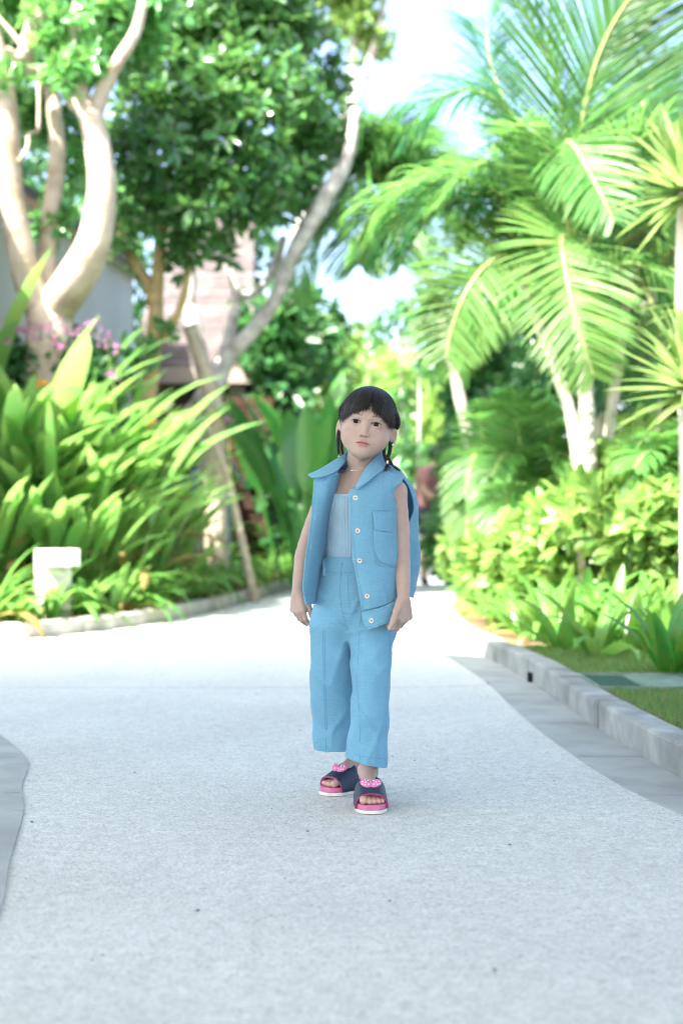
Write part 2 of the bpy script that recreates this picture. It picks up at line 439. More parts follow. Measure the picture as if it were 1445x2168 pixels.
def smin(a, b, k):
    h = np.clip(0.5 + 0.5 * (b - a) / k, 0, 1)
    return b + (a - b) * h - k * h * (1 - h)
def smax(a, b, k): return -smin(-a, -b, k)
def seg(P, a, b, ra, rb):
    a = np.asarray(a, dtype=np.float32); b = np.asarray(b, dtype=np.float32); ab = b - a
    t = np.clip(((P - a) @ ab) / max(1e-12, float(ab @ ab)), 0, 1)
    return np.linalg.norm(P - (a + t[:, None] * ab), axis=1) - (ra + (rb - ra) * t)
def ell(P, c, r):
    q = P - np.asarray(c, dtype=np.float32); r = np.asarray(r, dtype=np.float32)
    k0 = np.linalg.norm(q / r, axis=1); k1 = np.linalg.norm(q / (r * r), axis=1)
    return k0 * (k0 - 1) / np.maximum(k1, 1e-9)
def chain(P, pts, rad, k):
    d = None
    for i in range(len(pts) - 1):
        s = seg(P, pts[i], pts[i+1], rad[i], rad[i+1]); d = s if d is None else smin(d, s, k)
    return d
_ZT = {}
def zstack(P, tab):
    """stack of ellipses: rows (z, cx, cy, rx, ry), smooth between rows, measured across"""
    T = _ZT.get(id(tab))
    if T is None: T = _ZT[id(tab)] = crom(sorted(tab), 6)
    z = P[:, 2]
    c = [np.interp(z, T[:, 0], T[:, i]).astype(np.float32) for i in range(1, 5)]
    dx = (P[:, 0] - c[0]) / c[2]; dy = (P[:, 1] - c[1]) / c[3]
    return (np.sqrt(dx * dx + dy * dy) - 1) * np.minimum(c[2], c[3])
def boxed(P, d, lo, hi, fn, k, margin=0.035):
    """blend fn(P) into d, evaluated only near its bounding box"""
    lo = np.asarray(lo) - margin; hi = np.asarray(hi) + margin
    m = ((P > lo) & (P < hi)).all(1)
    if m.any():
        d[m] = smin(d[m], fn(P[m]), k)
    return d

# ------------------------------------------------------------------ added unseen pavilion over and behind the camera: it shades the near path
M_TIMBER = mat('pale_timber', (0.42, 0.33, 0.24), 0.7, 0.3, var=0.3, vscale=6, bump=0.2, bscale=50)
M_SUNSHADE = mat('sunshade_white', (0.72, 0.71, 0.69), 0.8, 0.2, var=0.05)
sunshade_root = empty('unseen_sunshade', (0, -2, 0))
tag(sunshade_root, 'added unseen pavilion with flat roof on posts, behind the camera', 'sunshade')
RH = 4.2; kx = math.cos(math.radians(SUN_EL)) / math.sin(math.radians(SUN_EL))
edge_shift = RH * kx * math.cos(math.radians(SUN_AZ)); side_shift = RH * kx * math.sin(math.radians(SUN_AZ))
mb = MB(); xs = np.linspace(-7.0, 4.5, 140); rr_ = random.Random(8)
front = []
for x in xs:
    gx = x - side_shift      # ground position of this bit of the shadow edge
    y = 7.45 + 0.55 / (1 + math.exp(-(gx + 0.9) * 5)) - 0.60 / (1 + math.exp(-(gx - 0.5) * 6)) - 0.55 / (1 + math.exp(-(gx - 1.1) * 7)) + 0.08 * math.sin(gx * 2.1) + 0.05 * math.sin(gx * 7 + 1)
    front.append((x, y - edge_shift))  # roof edge shaped so its shade ends along the wanted ground line
poly = front + [(4.5, -5.5), (-7.0, -5.5)]; n = len(poly)
vs = [(p[0], p[1], RH) for p in poly] + [(p[0], p[1], RH + 0.16) for p in poly]
mb.add(vs, [tuple(range(n))[::-1], tuple(range(n, 2*n))] + [(i, (i+1) % n, n+(i+1) % n, n+i) for i in range(n)])
o = mb.build('roof', M_SUNSHADE, sunshade_root, smooth=False); o.matrix_parent_inverse = Matrix.Translation((0, 2, 0))
for (x, y) in ((-6.6, 1.0), (4.1, 1.0), (-6.6, -5.1), (4.1, -5.1)):
    mb = MB(); mb.box(x-0.12, x+0.12, y-0.12, y+0.12, 0.002, RH-0.003); o = mb.build('post', M_TIMBER, sunshade_root, smooth=False); o.matrix_parent_inverse = Matrix.Translation((0, 2, 0))
# ------------------------------------------------------------------ the child
def nrm(v): v = np.asarray(v, dtype=float); return v / np.linalg.norm(v)
YAW = math.radians(20)
BL = np.array([math.cos(YAW), -math.sin(YAW), 0.0])      # her left
BF = np.array([-math.sin(YAW), -math.cos(YAW), 0.0])     # her front
BC = np.array([0.0537, 3.72, 0.0])
def bod(u, v, z): return BC + BL * u + BF * v + np.array([0, 0, z])

# head frame (millimetres, chin at z=0, face towards -y)
ROLL, HYAW, PITCH = math.radians(9.2), math.radians(-3.5), math.radians(-1.0)
HR = np.array((Matrix.Rotation(ROLL, 3, 'Y') @ Matrix.Rotation(HYAW, 3, 'Z') @ Matrix.Rotation(PITCH, 3, 'X')), dtype=np.float64)
EYE_MID = np.array(at(774.5, 895.5, 3.632))
HT = EYE_MID - HR @ (np.array([0, -70.0, 88.0]) * 0.001)
def h2w(p): return HR @ (np.asarray(p, dtype=float) * 0.001) + HT
def w2h(P): return ((P - HT.astype(np.float32)) @ HR.astype(np.float32)) * 1000.0

FACE_TAB = []
for z, rx, yf, yb in [(-6, 4, -58, -30), (0, 15, -64, -24), (5, 25.5, -69.5, -16), (12, 34.5, -73, -6), (22, 45, -74.5, 8), (35, 54.5, -73.5, 26), (50, 61.5, -73, 46), (65, 65.5, -72, 62), (85, 66.5, -69.5, 74), (105, 66, -70, 80), (125, 63, -70, 82)]:
    FACE_TAB.append((z, 0, (yf + yb) / 2, rx, (yb - yf) / 2))
EYES = [(-26.5, 88.0, -1), (26.5, 88.0, 1)]
def almond(x, z, ex, ez, s):
    X = (x - ex); Z = (z - ez) - 0.05 * s * X
    q = np.clip(1 - (X / 13.0) ** 2, -2, 1)
    qi = np.clip(1 - (np.abs(X + s * 1.5) / 13.8) ** 2.6, -2, 1)
    up = Z - 5.2 * qi; lo = -4.6 * q - Z
    return np.maximum(up, lo)
def head_sdf(P):
    Q = w2h(P); x, y, z = Q[:, 0], Q[:, 1], Q[:, 2]; ax = np.abs(x)
    A = np.stack([ax, y, z], -1)
    d = ell(Q, (0, 6, 108), (69, 80, 75))
    fs = zstack(Q, FACE_TAB); fs = np.maximum(np.maximum(fs, z - 118), -5 - z)
    d = smin(d, fs, 9)
    d = smin(d, ell(A, (34, -41, 51), (24, 25, 24)), 15)          # cheeks
    d = smin(d, ell(Q, (0, -62, 11), (17, 13, 11)), 12)           # chin
    d = smin(d, ell(Q, (0, -60, 36), (24, 16, 15)), 12)           # muzzle
    # eye sockets: gentle hollow, then the lid bulge
    d = smax(d, -ell(A, (25, -82, 90), (17, 13.5, 11)), 9)
    lid = np.linalg.norm(A - np.array([26.5, -56.3, 88.2], dtype=np.float32), axis=1) - 14.6
    d = smin(d, lid, 3.2)
    # brow and nose
    d = smin(d, seg(A, (7, -70, 103), (34, -64, 106), 5, 5), 9)
    d = smin(d, seg(Q, (0, -66, 96), (0, -69.0, 82), 5.0, 5.5), 11)
    d = smin(d, seg(Q, (0, -69.0, 82), (0, -77.5, 61), 5.5, 6.8), 8)
    d = smin(d, ell(Q, (0, -79.5, 58.6), (8.2, 7.0, 6.4)), 4)
    d = smin(d, ell(A, (8.9, -74.2, 56.6), (5.2, 6.0, 4.8)), 3.5)
    d = smax(d, -ell(A, (5.0, -80.0, 52.0), (3.0, 3.8, 2.3)), 1.6)
    # lips
    wx = np.clip(1 - (ax / 19) ** 2, 0, 1)
    mz = 35.2 - 1.3 * (ax / 18) ** 2 + 0.5 * np.cos(ax / 19 * 6.0) * wx
    ul = seg(A, (0, -75.0, 38.2), (4.5, -75.0, 39.0), 4.2, 4.2); ul = smin(ul, seg(A, (4.5, -75.0, 39.0), (17, -69.3, 35.0), 4.2, 2.4), 3)
    ll = seg(A, (0, -74.8, 31.0), (7, -74.0, 31.2), 5.2, 4.9); ll = smin(ll, seg(A, (7, -74.0, 31.2), (16.5, -69.2, 34.2), 4.9, 2.3), 3)
    d = smin(d, smin(ul, ll, 1.2), 2.6)
    gr = np.sqrt((z - mz) ** 2 / 0.55 ** 2 + np.maximum(ax - 17.0, 0) ** 2 / 1.0) - 1.0
    dm = np.where(y < -55, 2.0 * np.exp(-((z - mz) / 1.15) ** 2) * np.clip((18.8 - ax) / 3, 0, 1), 0)
    d = d + dm
    d = d + np.where(y < -60, 0.9 * np.exp(-(x / 3.0) ** 2 - ((z - 46.5) / 4.5) ** 2), 0)   # philtrum
    # eye openings
    for ex, ez, s in EYES:
        a = almond(x, z, ex, ez, s)
        cut = np.maximum(a, y + 52.0)
        d = smax(d, -cut, 0.8)
    # ears
    Ey = A - np.array([71.5, 8, 69], dtype=np.float32)
    ca, sa = math.cos(0.50), math.sin(0.50)       # flare out from the head
    ex_ = Ey[:, 0] * ca - Ey[:, 1] * sa; ey_ = Ey[:, 0] * sa + Ey[:, 1] * ca
    E = np.stack([ex_, ey_ - 0.10 * Ey[:, 2], Ey[:, 2]], -1) * 1.14
    rim = np.sqrt((np.sqrt((E[:, 1] / 13.5) ** 2 + ((E[:, 2] - 1) / 23) ** 2) - 0.88) ** 2 * 150 + (E[:, 0] - 1.5) ** 2) - 3.0
    pl = ell(E, (-1.5, 0, 0), (4.0, 12.5, 22.5))
    ear = smin(pl, rim, 2.0)
    ear = smax(ear, -ell(E, (4.6, -2.5, -2), (5.0, 5.6, 10.5)), 2.0)
    ear = smin(ear, ell(E, (0.5, -3.5, -20.5), (3.8, 5.5, 6.0)), 2.5)
    d = smin(d, ear, 3.0)
    return d * 0.001

# joints (world metres)
NECK = bod(0.0, -0.005, 0.845)
SHL = bod(0.090, -0.012, 0.803); SHR = bod(-0.100, -0.012, 0.806)
ELL = np.array(at(850.5, 1178, 3.655)); WRL = np.array(at(853.5, 1268, 3.592))
ELR = np.array(at(641, 1172, 3.80)); WRR = np.array(at(630, 1256, 3.765))

def hand_segs(W, ydir, xdir, zdir, flex, thumb, sc_=1.0):
    y = nrm(ydir); x = nrm(np.asarray(xdir, float) - y * np.dot(xdir, y)); z = nrm(np.asarray(zdir, float) - y * np.dot(zdir, y) - x * np.dot(zdir, x))
    T = lambda a, b, c: W + (x * a + y * b + z * c) * sc_
    palm = []; fingers = []; nails = []
    K = [(0.0195, 0.046, 0.002), (0.0065, 0.049, 0.0035), (-0.0065, 0.0465, 0.0025), (-0.0185, 0.041, 0.0)]
    base = [(0.009, 0.006), (0.003, 0.004), (-0.003, 0.004), (-0.009, 0.006)]
    Ln = [(0.024, 0.0155, 0.0125), (0.0265, 0.0175, 0.013), (0.0245, 0.016, 0.0125), (0.019, 0.0125, 0.011)]
    Rd = [(0.0078, 0.0066, 0.0058, 0.0050), (0.0080, 0.0068, 0.0060, 0.0051), (0.0076, 0.0064, 0.0056, 0.0049), (0.0068, 0.0056, 0.0050, 0.0044)]
    for i in range(4):
        a = T(base[i][0], base[i][1], 0); kx, ky, kz = K[i]; b = T(kx, ky, kz)
        palm.append((a, b, 0.0112, 0.0098))
        ang = 0; p = b; fl, spread = flex[i][:3], flex[i][3] if len(flex[i]) > 3 else 0
        for j in range(3):
            ang += math.radians(fl[j])
            dv = y * math.cos(ang) - z * math.sin(ang) + x * math.sin(math.radians(spread))
            q = p + nrm(dv) * Ln[i][j] * sc_
            fingers.append((i, p, q, Rd[i][j], Rd[i][j + 1])); p = q
        nd = y * math.sin(ang) + z * math.cos(ang)
        nails.append((p, nrm(y * math.cos(ang) - z * math.sin(ang)), nrm(nd), x))
    tp = [T(*t) for t in thumb]; tr = [0.0120, 0.0090, 0.0075, 0.0058]
    th = [(tp[i], tp[i+1], tr[i], tr[i+1]) for i in range(3)]
    return palm, fingers, th, nails
HANDL = hand_segs(WRL, (-0.04, -0.06, -1), (-0.80, -0.60, 0), (0.60, -0.80, 0),
                  [(18, 84, 45, 6), (34, 98, 50, 1), (46, 98, 50, -1), (52, 92, 50, -2)],
                  [(0.008, 0.010, -0.002), (0.025, 0.029, 0.006), (0.037, 0.050, 0.012), (0.046, 0.069, 0.010)], 1.08)
HANDR = hand_segs(WRR, (0.04, -0.10, -1), (0.76, -0.65, 0), (-0.65, -0.76, 0),
                  [(14, 30, 18, 3), (22, 42, 25), (30, 48, 28), (36, 50, 30)],
                  [(0.008, 0.010, -0.004), (0.025, 0.028, -0.008), (0.030, 0.048, -0.014), (0.028, 0.066, -0.021)])
def hand_sdf(P, H):
    palm, fingers, th, _ = H; d = None
    for a, b, ra, rb in palm:
        s = seg(P, a, b, ra, rb); d = s if d is None else smin(d, s, 0.007)
    byf = {}
    for i, a, b, ra, rb in fingers:
        s = seg(P, a, b, ra, rb); byf[i] = s if i not in byf else smin(byf[i], s, 0.0018)
    f = None
    for i in byf: f = byf[i] if f is None else smin(f, byf[i], 0.0007)
    d = smin(d, f, 0.004)
    t = None
    for a, b, ra, rb in th:
        s = seg(P, a, b, ra, rb); t = s if t is None else smin(t, s, 0.003)
    return smin(d, t, 0.0025)

# feet: (front-of-slide ground point, direction)
FOOT = {'L': (np.array([0.0765, 3.512, 0]), nrm((0.05, -1.0, 0)), -1), 'R': (np.array([-0.047, 3.755, 0]), nrm((-0.70, -0.71, 0)), 1)}
def foot_pts(k):
    F0, d, ms = FOOT[k]; side = np.array([-d[1], d[0], 0]) * -1.0      # her right of travel = viewer side; fixed below
    s = np.array([d[1], -d[0], 0])                                      # points to the foot's own right when facing d
    med = s * (1 if k == 'L' else -1)                                   # medial side
    return F0, d, med
FB = 0.0235
def foot_sdf(P, k):
    F0, d, m = foot_pts(k)
    T = lambda f, s, z: F0 - d * f + m * s + np.array([0, 0, z])
    an = T(0.128, 0.002, 0.086); he = T(0.150, 0.0, FB + 0.019)
    r = seg(P, T(0.127, 0.0, 0.15), an, 0.0245, 0.0215)
    r = smin(r, seg(P, an, he, 0.0225, 0.0200), 0.010)
    r = smin(r, seg(P, an, T(0.085, 0.003, 0.061), 0.0215, 0.0195), 0.012)
    r = smin(r, seg(P, T(0.085, 0.006, 0.058), T(0.050, 0.012, FB + 0.0125), 0.0185, 0.0125), 0.012)
    r = smin(r, seg(P, T(0.095, -0.008, 0.048), T(0.056, -0.014, FB + 0.011), 0.0180, 0.0110), 0.014)
    r = smin(r, seg(P, he, T(0.06, -0.012, FB + 0.012), 0.017, 0.012), 0.014)
    r = smin(r, ell(P, T(0.128, 0.019, 0.088), (0.009, 0.009, 0.010)), 0.008)
    toes = [(0.0215, 0.052, 0.0165, 0.0102, 0.0098), (0.0065, 0.052, 0.0145, 0.0078, 0.0072), (-0.0055, 0.055, 0.0170, 0.0074, 0.0068), (-0.0165, 0.059, 0.0210, 0.0070, 0.0064), (-0.0265, 0.064, 0.0270, 0.0064, 0.0060)]
    for s, f0, f1, ra, rb in toes:
        r = smin(r, seg(P, T(f0, s * 0.9, FB + ra + 0.004), T(f1, s, FB + rb - 0.001), ra, rb), 0.0030)
    return r

ANK = {k: foot_pts(k)[0] - foot_pts(k)[1] * 0.127 for k in 'LR'}
HIPC = np.array([0.040, 3.715, 0.52])
def body_sdf(P):
    d = np.full(len(P), 0.06, dtype=np.float32)
    hl = HT + HR @ np.array([0, 0, 0.09])
    d = boxed(P, d, hl - 0.115, hl + 0.115, head_sdf, 0.012)
    def torso(P):
        n = chain(P, [h2w((0, 18, 40)), h2w((0, 16, 5)), NECK], [0.041, 0.0375, 0.039], 0.01)
        c = seg(P, bod(-0.055, 0, 0.80), bod(0.055, 0, 0.80), 0.047, 0.047)
        c = smin(c, ell(P, bod(0, 0.004, 0.745), (0.094, 0.070, 0.10)), 0.03)
        c = smin(c, ell(P, bod(0, 0.004, 0.63), (0.084, 0.066, 0.10)), 0.03)
        c = smin(c, ell(P, HIPC, (0.088, 0.072, 0.075)), 0.03)
        t = smin(chain(P, [bod(0, -0.02, 0.852), bod(0.06, -0.014, 0.828), SHL], [0.030, 0.025, 0.0255], 0.01),
                 chain(P, [bod(0, -0.02, 0.852), bod(-0.06, -0.014, 0.828), SHR], [0.030, 0.027, 0.030], 0.01), 0.01)
        t = smin(t, seg(P, bod(0.012, 0.034, 0.836), bod(0.075, 0.012, 0.838), 0.0085, 0.0085), 0.02)
        t = smin(t, seg(P, bod(-0.012, 0.034, 0.836), bod(-0.075, 0.012, 0.838), 0.0085, 0.0085), 0.02)
        return smin(smin(c, t, 0.025), n, 0.022)
    d = boxed(P, d, (-0.12, 3.58, 0.42), (0.22, 3.84, 0.93), torso, 0.012)
    def arm(S, E, W, out):
        mid = (S + E) / 2; f1 = E + (W - E) * 0.28
        pts = [S, mid + out * 0.003, E, f1 - out * 0.001, E + (W - E) * 0.65, W]
        rr = [0.0250, 0.0228, 0.0200, 0.0203, 0.0180, 0.0144]
        lo = np.minimum.reduce(pts) - 0.03; hi = np.maximum.reduce(pts) + 0.03
        Cq = crom([tuple(p) + (r,) for p, r in zip(pts, rr)], 3)
        def fn(P): return chain(P, Cq[:, :3], Cq[:, 3], 0.003)
        return lo, hi, fn
    for S, E, W, o_ in ((SHL, ELL, WRL, 1), (SHR, ELR, WRR, -1)):
        lo, hi, fn = arm(S, E, W, np.array([o_, 0, 0])); d = boxed(P, d, lo, hi, fn, 0.012)
    for W, H in ((WRL, HANDL), (WRR, HANDR)):
        d = boxed(P, d, W - np.array([0.075, 0.075, 0.10]), W + np.array([0.075, 0.075, 0.02]), lambda Q, H=H: hand_sdf(Q, H), 0.006)
    for k, s in (('L', 1), ('R', -1)):
        hip = HIPC + BL * 0.048 * s + np.array([0, 0, -0.03]); an = ANK[k]
        kn = hip * 0.52 + np.array([an[0], an[1], 0.085]) * 0.48 + np.array([0, -0.012, 0.0]); kn[2] = 0.29
        cf = kn * 0.4 + np.array([an[0], an[1], 0.085]) * 0.6 + np.array([0, 0.008, 0]); cf[2] = 0.20
        pts = [hip, kn, cf, np.array([an[0], an[1], 0.12])]
        lo = np.minimum.reduce(pts) - 0.05; hi = np.maximum.reduce(pts) + 0.05
        d = boxed(P, d, lo, hi, lambda Q, p=pts: chain(Q, p, [0.056, 0.040, 0.034, 0.0225], 0.02), 0.015)
        F0, dd, m = foot_pts(k); c = F0 - dd * 0.085
        d = boxed(P, d, c - np.array([0.10, 0.10, c[2]]), c + np.array([0.10, 0.10, 0.16]), lambda Q, k=k: foot_sdf(Q, k), 0.010)
    return d

ZC = 0.868
V1, F1 = sdf_mesh(body_sdf, (-0.20, 3.48, 0.005), (0.24, 3.96, ZC), 0.0017, 6, 1.25)
V2, F2 = sdf_mesh(body_sdf, (-0.06, 3.52, ZC - 0.0016), (0.20, 3.86, 1.09), 0.00095, 6, 1.3)
BV = np.vstack([V1, V2]); BFc = np.vstack([F1, F2 + len(V1)])

def skin_colour(V):
    base = np.array([0.375, 0.278, 0.232]); C = np.tile(base, (len(V), 1))
    face = np.array([0.372, 0.280, 0.232])
    Q = w2h(V.astype(np.float32)).astype(float); x, y, z = Q.T; ax = np.abs(x)
    fm = np.clip((V[:, 2] - 0.862) / 0.03, 0, 1)[:, None]
    C = C * (1 - fm) + face * fm
    front = np.clip((-y - 30) / 25, 0, 1) * fm[:, 0]
    def mixc(C, c, w): return C * (1 - w[:, None]) + np.array(c) * w[:, None]
    C = mixc(C, (0.43, 0.275, 0.235), 0.38 * np.exp(-((ax - 39) / 17) ** 2 - ((z - 52) / 15) ** 2) * front)        # cheeks
    C = mixc(C, (0.44, 0.29, 0.25), 0.35 * np.exp(-(x / 11) ** 2 - ((z - 58) / 8) ** 2) * front)                 # nose tip
    # lips
    mz = 35.2 - 1.3 * (ax / 18) ** 2
    up = mz + 6.2 * np.clip(1 - (ax / 18.5) ** 2, 0, 1) ** 0.8 - 1.3 * np.exp(-(x / 2.4) ** 2)
    lo = mz - 7.6 * np.clip(1 - (ax / 16.5) ** 2, 0, 1) ** 0.75
    lw = np.clip((up - z) / 1.3 + 0.5, 0, 1) * np.clip((z - lo) / 1.6 + 0.5, 0, 1) * np.clip((19.0 - ax) / 2.0, 0, 1) * np.clip((-y - 60) / 3, 0, 1) * fm[:, 0]
    C = mixc(C, (0.36, 0.130, 0.140), 0.85 * lw)
    ml = np.exp(-((z - mz) / 0.9) ** 2) * np.clip((19.5 - ax) / 2, 0, 1) * np.clip((-y - 58) / 3, 0, 1) * fm[:, 0]
    C = mixc(C, (0.20, 0.055, 0.055), 0.85 * ml)
    nz = np.exp(-((ax - 5.2) / 3.0) ** 2 - ((z - 52.5) / 2.4) ** 2) * np.clip((-y - 69) / 2, 0, 1) * fm[:, 0]
    C = mixc(C, (0.20, 0.085, 0.07), 0.65 * nz)
    for ex, ez, s in EYES:
        a = almond(x, z, ex, ez, s)
        w = np.clip(1 - a / 1.3, 0, 1) * np.clip((-y - 56) / 2, 0, 1) * (z > ez - 0.5) * (np.abs(x - ex) < 13) * fm[:, 0]
        C = mixc(C, (0.060, 0.036, 0.030), 0.8 * w)
        w = np.exp(-((a - 0.2) / 1.1) ** 2) * (z < ez) * np.clip((-y - 56) / 2, 0, 1) * (np.abs(x - ex) < 13) * fm[:, 0]
        C = mixc(C, (0.30, 0.15, 0.125), 0.5 * w)
        fold = np.exp(-((a - 3.0) / 0.7) ** 2) * (z > ez) * (np.abs(x - ex) < 12) * front
        C = mixc(C, (0.34, 0.20, 0.16), 0.45 * fold)
        # soft brow tint of fine hair
        bz = 105.5 + 2.5 * np.clip(1 - ((ax - 30) / 17) ** 2, -1, 1)
        w = np.exp(-((z - bz) / 2.7) ** 2) * np.clip((ax - 10) / 5, 0, 1) * np.clip((46 - ax) / 9, 0, 1) * front * (np.sign(x) == s)
        C = mixc(C, (0.17, 0.11, 0.09), 0.62 * w)
    ear = np.clip((ax - 66) / 4, 0, 1) * (z < 100) * (z > 40) * (y > -12) * fm[:, 0]
    C = mixc(C, (0.42, 0.25, 0.21), 0.28 * ear)
    # knuckles, finger and toe tips a little redder, nails paler
    for H in (HANDL, HANDR):
        for (p, dv, nv, xx) in H[3]:
            r = np.linalg.norm(V - p, axis=1)
            C = mixc(C, (0.48, 0.25, 0.205), 0.45 * np.exp(-(r / 0.010) ** 2))
            n_ = np.linalg.norm(V - (p + nv * 0.0048), axis=1)
            C = mixc(C, (0.58, 0.40, 0.355), 0.7 * np.clip(1 - (n_ / 0.0042) ** 4, 0, 1))
        t = H[2][2][1]; r = np.linalg.norm(V - t, axis=1); C = mixc(C, (0.50, 0.275, 0.235), 0.5 * np.exp(-(r / 0.009) ** 2))
    for k in 'LR':
        F0, dd, m = foot_pts(k); r = (V - F0) @ dd
        C = mixc(C, (0.50, 0.275, 0.225), 0.55 * np.clip((r + 0.05) / 0.03, 0, 1) * (V[:, 2] < 0.06))
    return C

def skin_material():
    m = bpy.data.materials.new('skin'); m.use_nodes = True; nt = m.node_tree; N = nt.nodes; L = nt.links
    p = N['Principled BSDF']; p.inputs['Roughness'].default_value = 0.52; p.inputs['Specular IOR Level'].default_value = 0.35
    at_ = N.new('ShaderNodeVertexColor'); at_.layer_name = 'Col'
    tc = N.new('ShaderNodeTexCoord'); nz = N.new('ShaderNodeTexNoise'); nz.inputs['Scale'].default_value = 60; nz.inputs['Detail'].default_value = 5
    L.new(tc.outputs['Object'], nz.inputs['Vector'])
    mr = N.new('ShaderNodeMapRange'); mr.inputs['From Min'].default_value = 0.3; mr.inputs['From Max'].default_value = 0.7; mr.inputs['To Min'].default_value = 0.955; mr.inputs['To Max'].default_value = 1.035
    L.new(nz.outputs['Fac'], mr.inputs['Value'])
    vm = N.new('ShaderNodeVectorMath'); vm.operation = 'SCALE'; L.new(at_.outputs['Color'], vm.inputs[0]); L.new(mr.outputs[0], vm.inputs['Scale'])
    L.new(vm.outputs[0], p.inputs['Base Color'])
    p.inputs['Subsurface Weight'].default_value = 0.25; p.inputs['Subsurface Scale'].default_value = 0.006
    p.inputs['Subsurface Radius'].default_value = (1.0, 0.35, 0.18)
    return m
person = np_mesh('person', BV, BFc, skin_material(), col=skin_colour(BV))
tag(person, 'small child in open sky-blue sleeveless vest and wide cropped trousers standing on the pale path', 'person')

# ---------------------------------------------------------------- eyes, lashes, brows
M_SCL = mat('eye_white', (0.72, 0.70, 0.69), 0.12, 0.5)
def eye_material():
    m = bpy.data.materials.new('eye'); m.use_nodes = True; nt = m.node_tree; N = nt.nodes; L = nt.links
    p = N['Principled BSDF']; p.inputs['Roughness'].default_value = 0.08; p.inputs['Specular IOR Level'].default_value = 0.14; p.inputs['Coat Weight'].default_value = 0.0
    a = N.new('ShaderNodeVertexColor'); a.layer_name = 'Col'; L.new(a.outputs['Color'], p.inputs['Base Color']); return m
M_EYE = eye_material(); M_HAIR = None
for ex, ez, s in EYES:
    n, mm = 48, 36; vs = []; cs = []
    gx, gz = -0.05, -0.03      # gaze: slightly left and down towards the lens
    g3 = nrm((gx, -1, gz)); a3 = nrm(np.cross(g3, (0, 0, 1))); b3 = np.cross(a3, g3)
    for i in range(mm + 1):
        th = math.pi * i / mm
        for k_ in range(n):
            ph = 2 * math.pi * k_ / n
            dv = g3 * math.cos(th) + (a3 * math.cos(ph) + b3 * math.sin(ph)) * math.sin(th)
            r = 13.0 + (0.5 * math.exp(-(th / 0.36) ** 2))
            vs.append(h2w(np.array([ex, -56.6, ez]) + dv * r)); rr = th * 13
            if rr < 2.6: c = (0.006, 0.005, 0.005)
            elif rr < 6.5: c = (0.014, 0.008, 0.0055) if rr < 5.8 else (0.008, 0.006, 0.005)
            elif rr < 7.0: c = (0.14, 0.12, 0.11)
            else: c = (0.46, 0.43, 0.42)
            cs.append(c)
    fs = [(i*n + k_, i*n + (k_+1) % n, (i+1)*n + (k_+1) % n, (i+1)*n + k_) for i in range(mm) for k_ in range(n)]
    np_mesh('eye', vs, fs, M_EYE, person, col=np.array(cs))
    # lashes: a fine dark rim along the upper lid with small tapered hairs at the outer half
    mb = MB(); pts = []
    for t in np.linspace(-1, 1, 19):
        X = 12.5 * t; qi = max(0, 1 - (abs(X + s * 1.5) / 13.8) ** 2.6); Z = 5.2 * qi + 0.05 * s * X
        r = 14.9; yy = -56.3 - math.sqrt(max(1.0, r*r - X*X - Z*Z))
        pts.append(h2w((ex + X, yy, ez + Z)))
    mb.tube(pts, [0.00045 + 0.00085 * math.sin(math.pi * i / 18) ** 0.6 for i in range(19)], 6)
    rr_ = random.Random(3)
    for i in range(2, 18):
        for _ in range(2):
            X = 12.5 * (-1 + 2 * (i + rr_.random()) / 19); qi = max(0, 1 - (abs(X + s * 1.5) / 13.8) ** 2.6); Z = 5.2 * qi + 0.05 * s * X
            yy = -56.3 - math.sqrt(max(1.0, 14.9**2 - X*X - Z*Z)); b = np.array([ex + X, yy, ez + Z])
            ln = 2.0 + 1.0 * max(0, s * X / 11)
            mb.tube([h2w(b), h2w(b + np.array([s * 0.2 + X * 0.03, -0.6, -0.2]) * ln), h2w(b + np.array([X * 0.05, -0.95, 0.25]) * ln)], [0.00016, 0.00012, 0.00004], 4)
    lash = mb.build('eyelash', mat('lash_hair', (0.012, 0.009, 0.008), 0.5), person)
    mb = MB(); W = []; TT_ = []
    for i in range(90):
        t = rr_.random(); X = 11 + 33 * t; zc = 105.5 + 2.5 * (1 - ((X - 30) / 17) ** 2) + rr_.gauss(0, 1.0)
        W.append(h2w((s * X, -95.0, zc))); TT_.append(t)
    W = np.array(W); dirv = HR @ np.array([0, 1.0, 0])      # project on to the brow
    for _ in range(14): W = W + dirv * np.maximum(head_sdf(W.astype(np.float32)), -0.001)[:, None]
    for q, t in zip(w2h(W.astype(np.float32)).astype(float), TT_):
        mb.tube([h2w(q + (0, -0.1, 0)), h2w(q + (s * 2.2, -0.2 + 0.9, 0.9 - 1.4 * t)), h2w(q + (s * 4.0, 0.2 + 1.6, 1.0 - 2.6 * t))], [0.00010, 0.00009, 0.00003], 4)
    mb.build('eyebrow', MATS['lash_hair'], person)

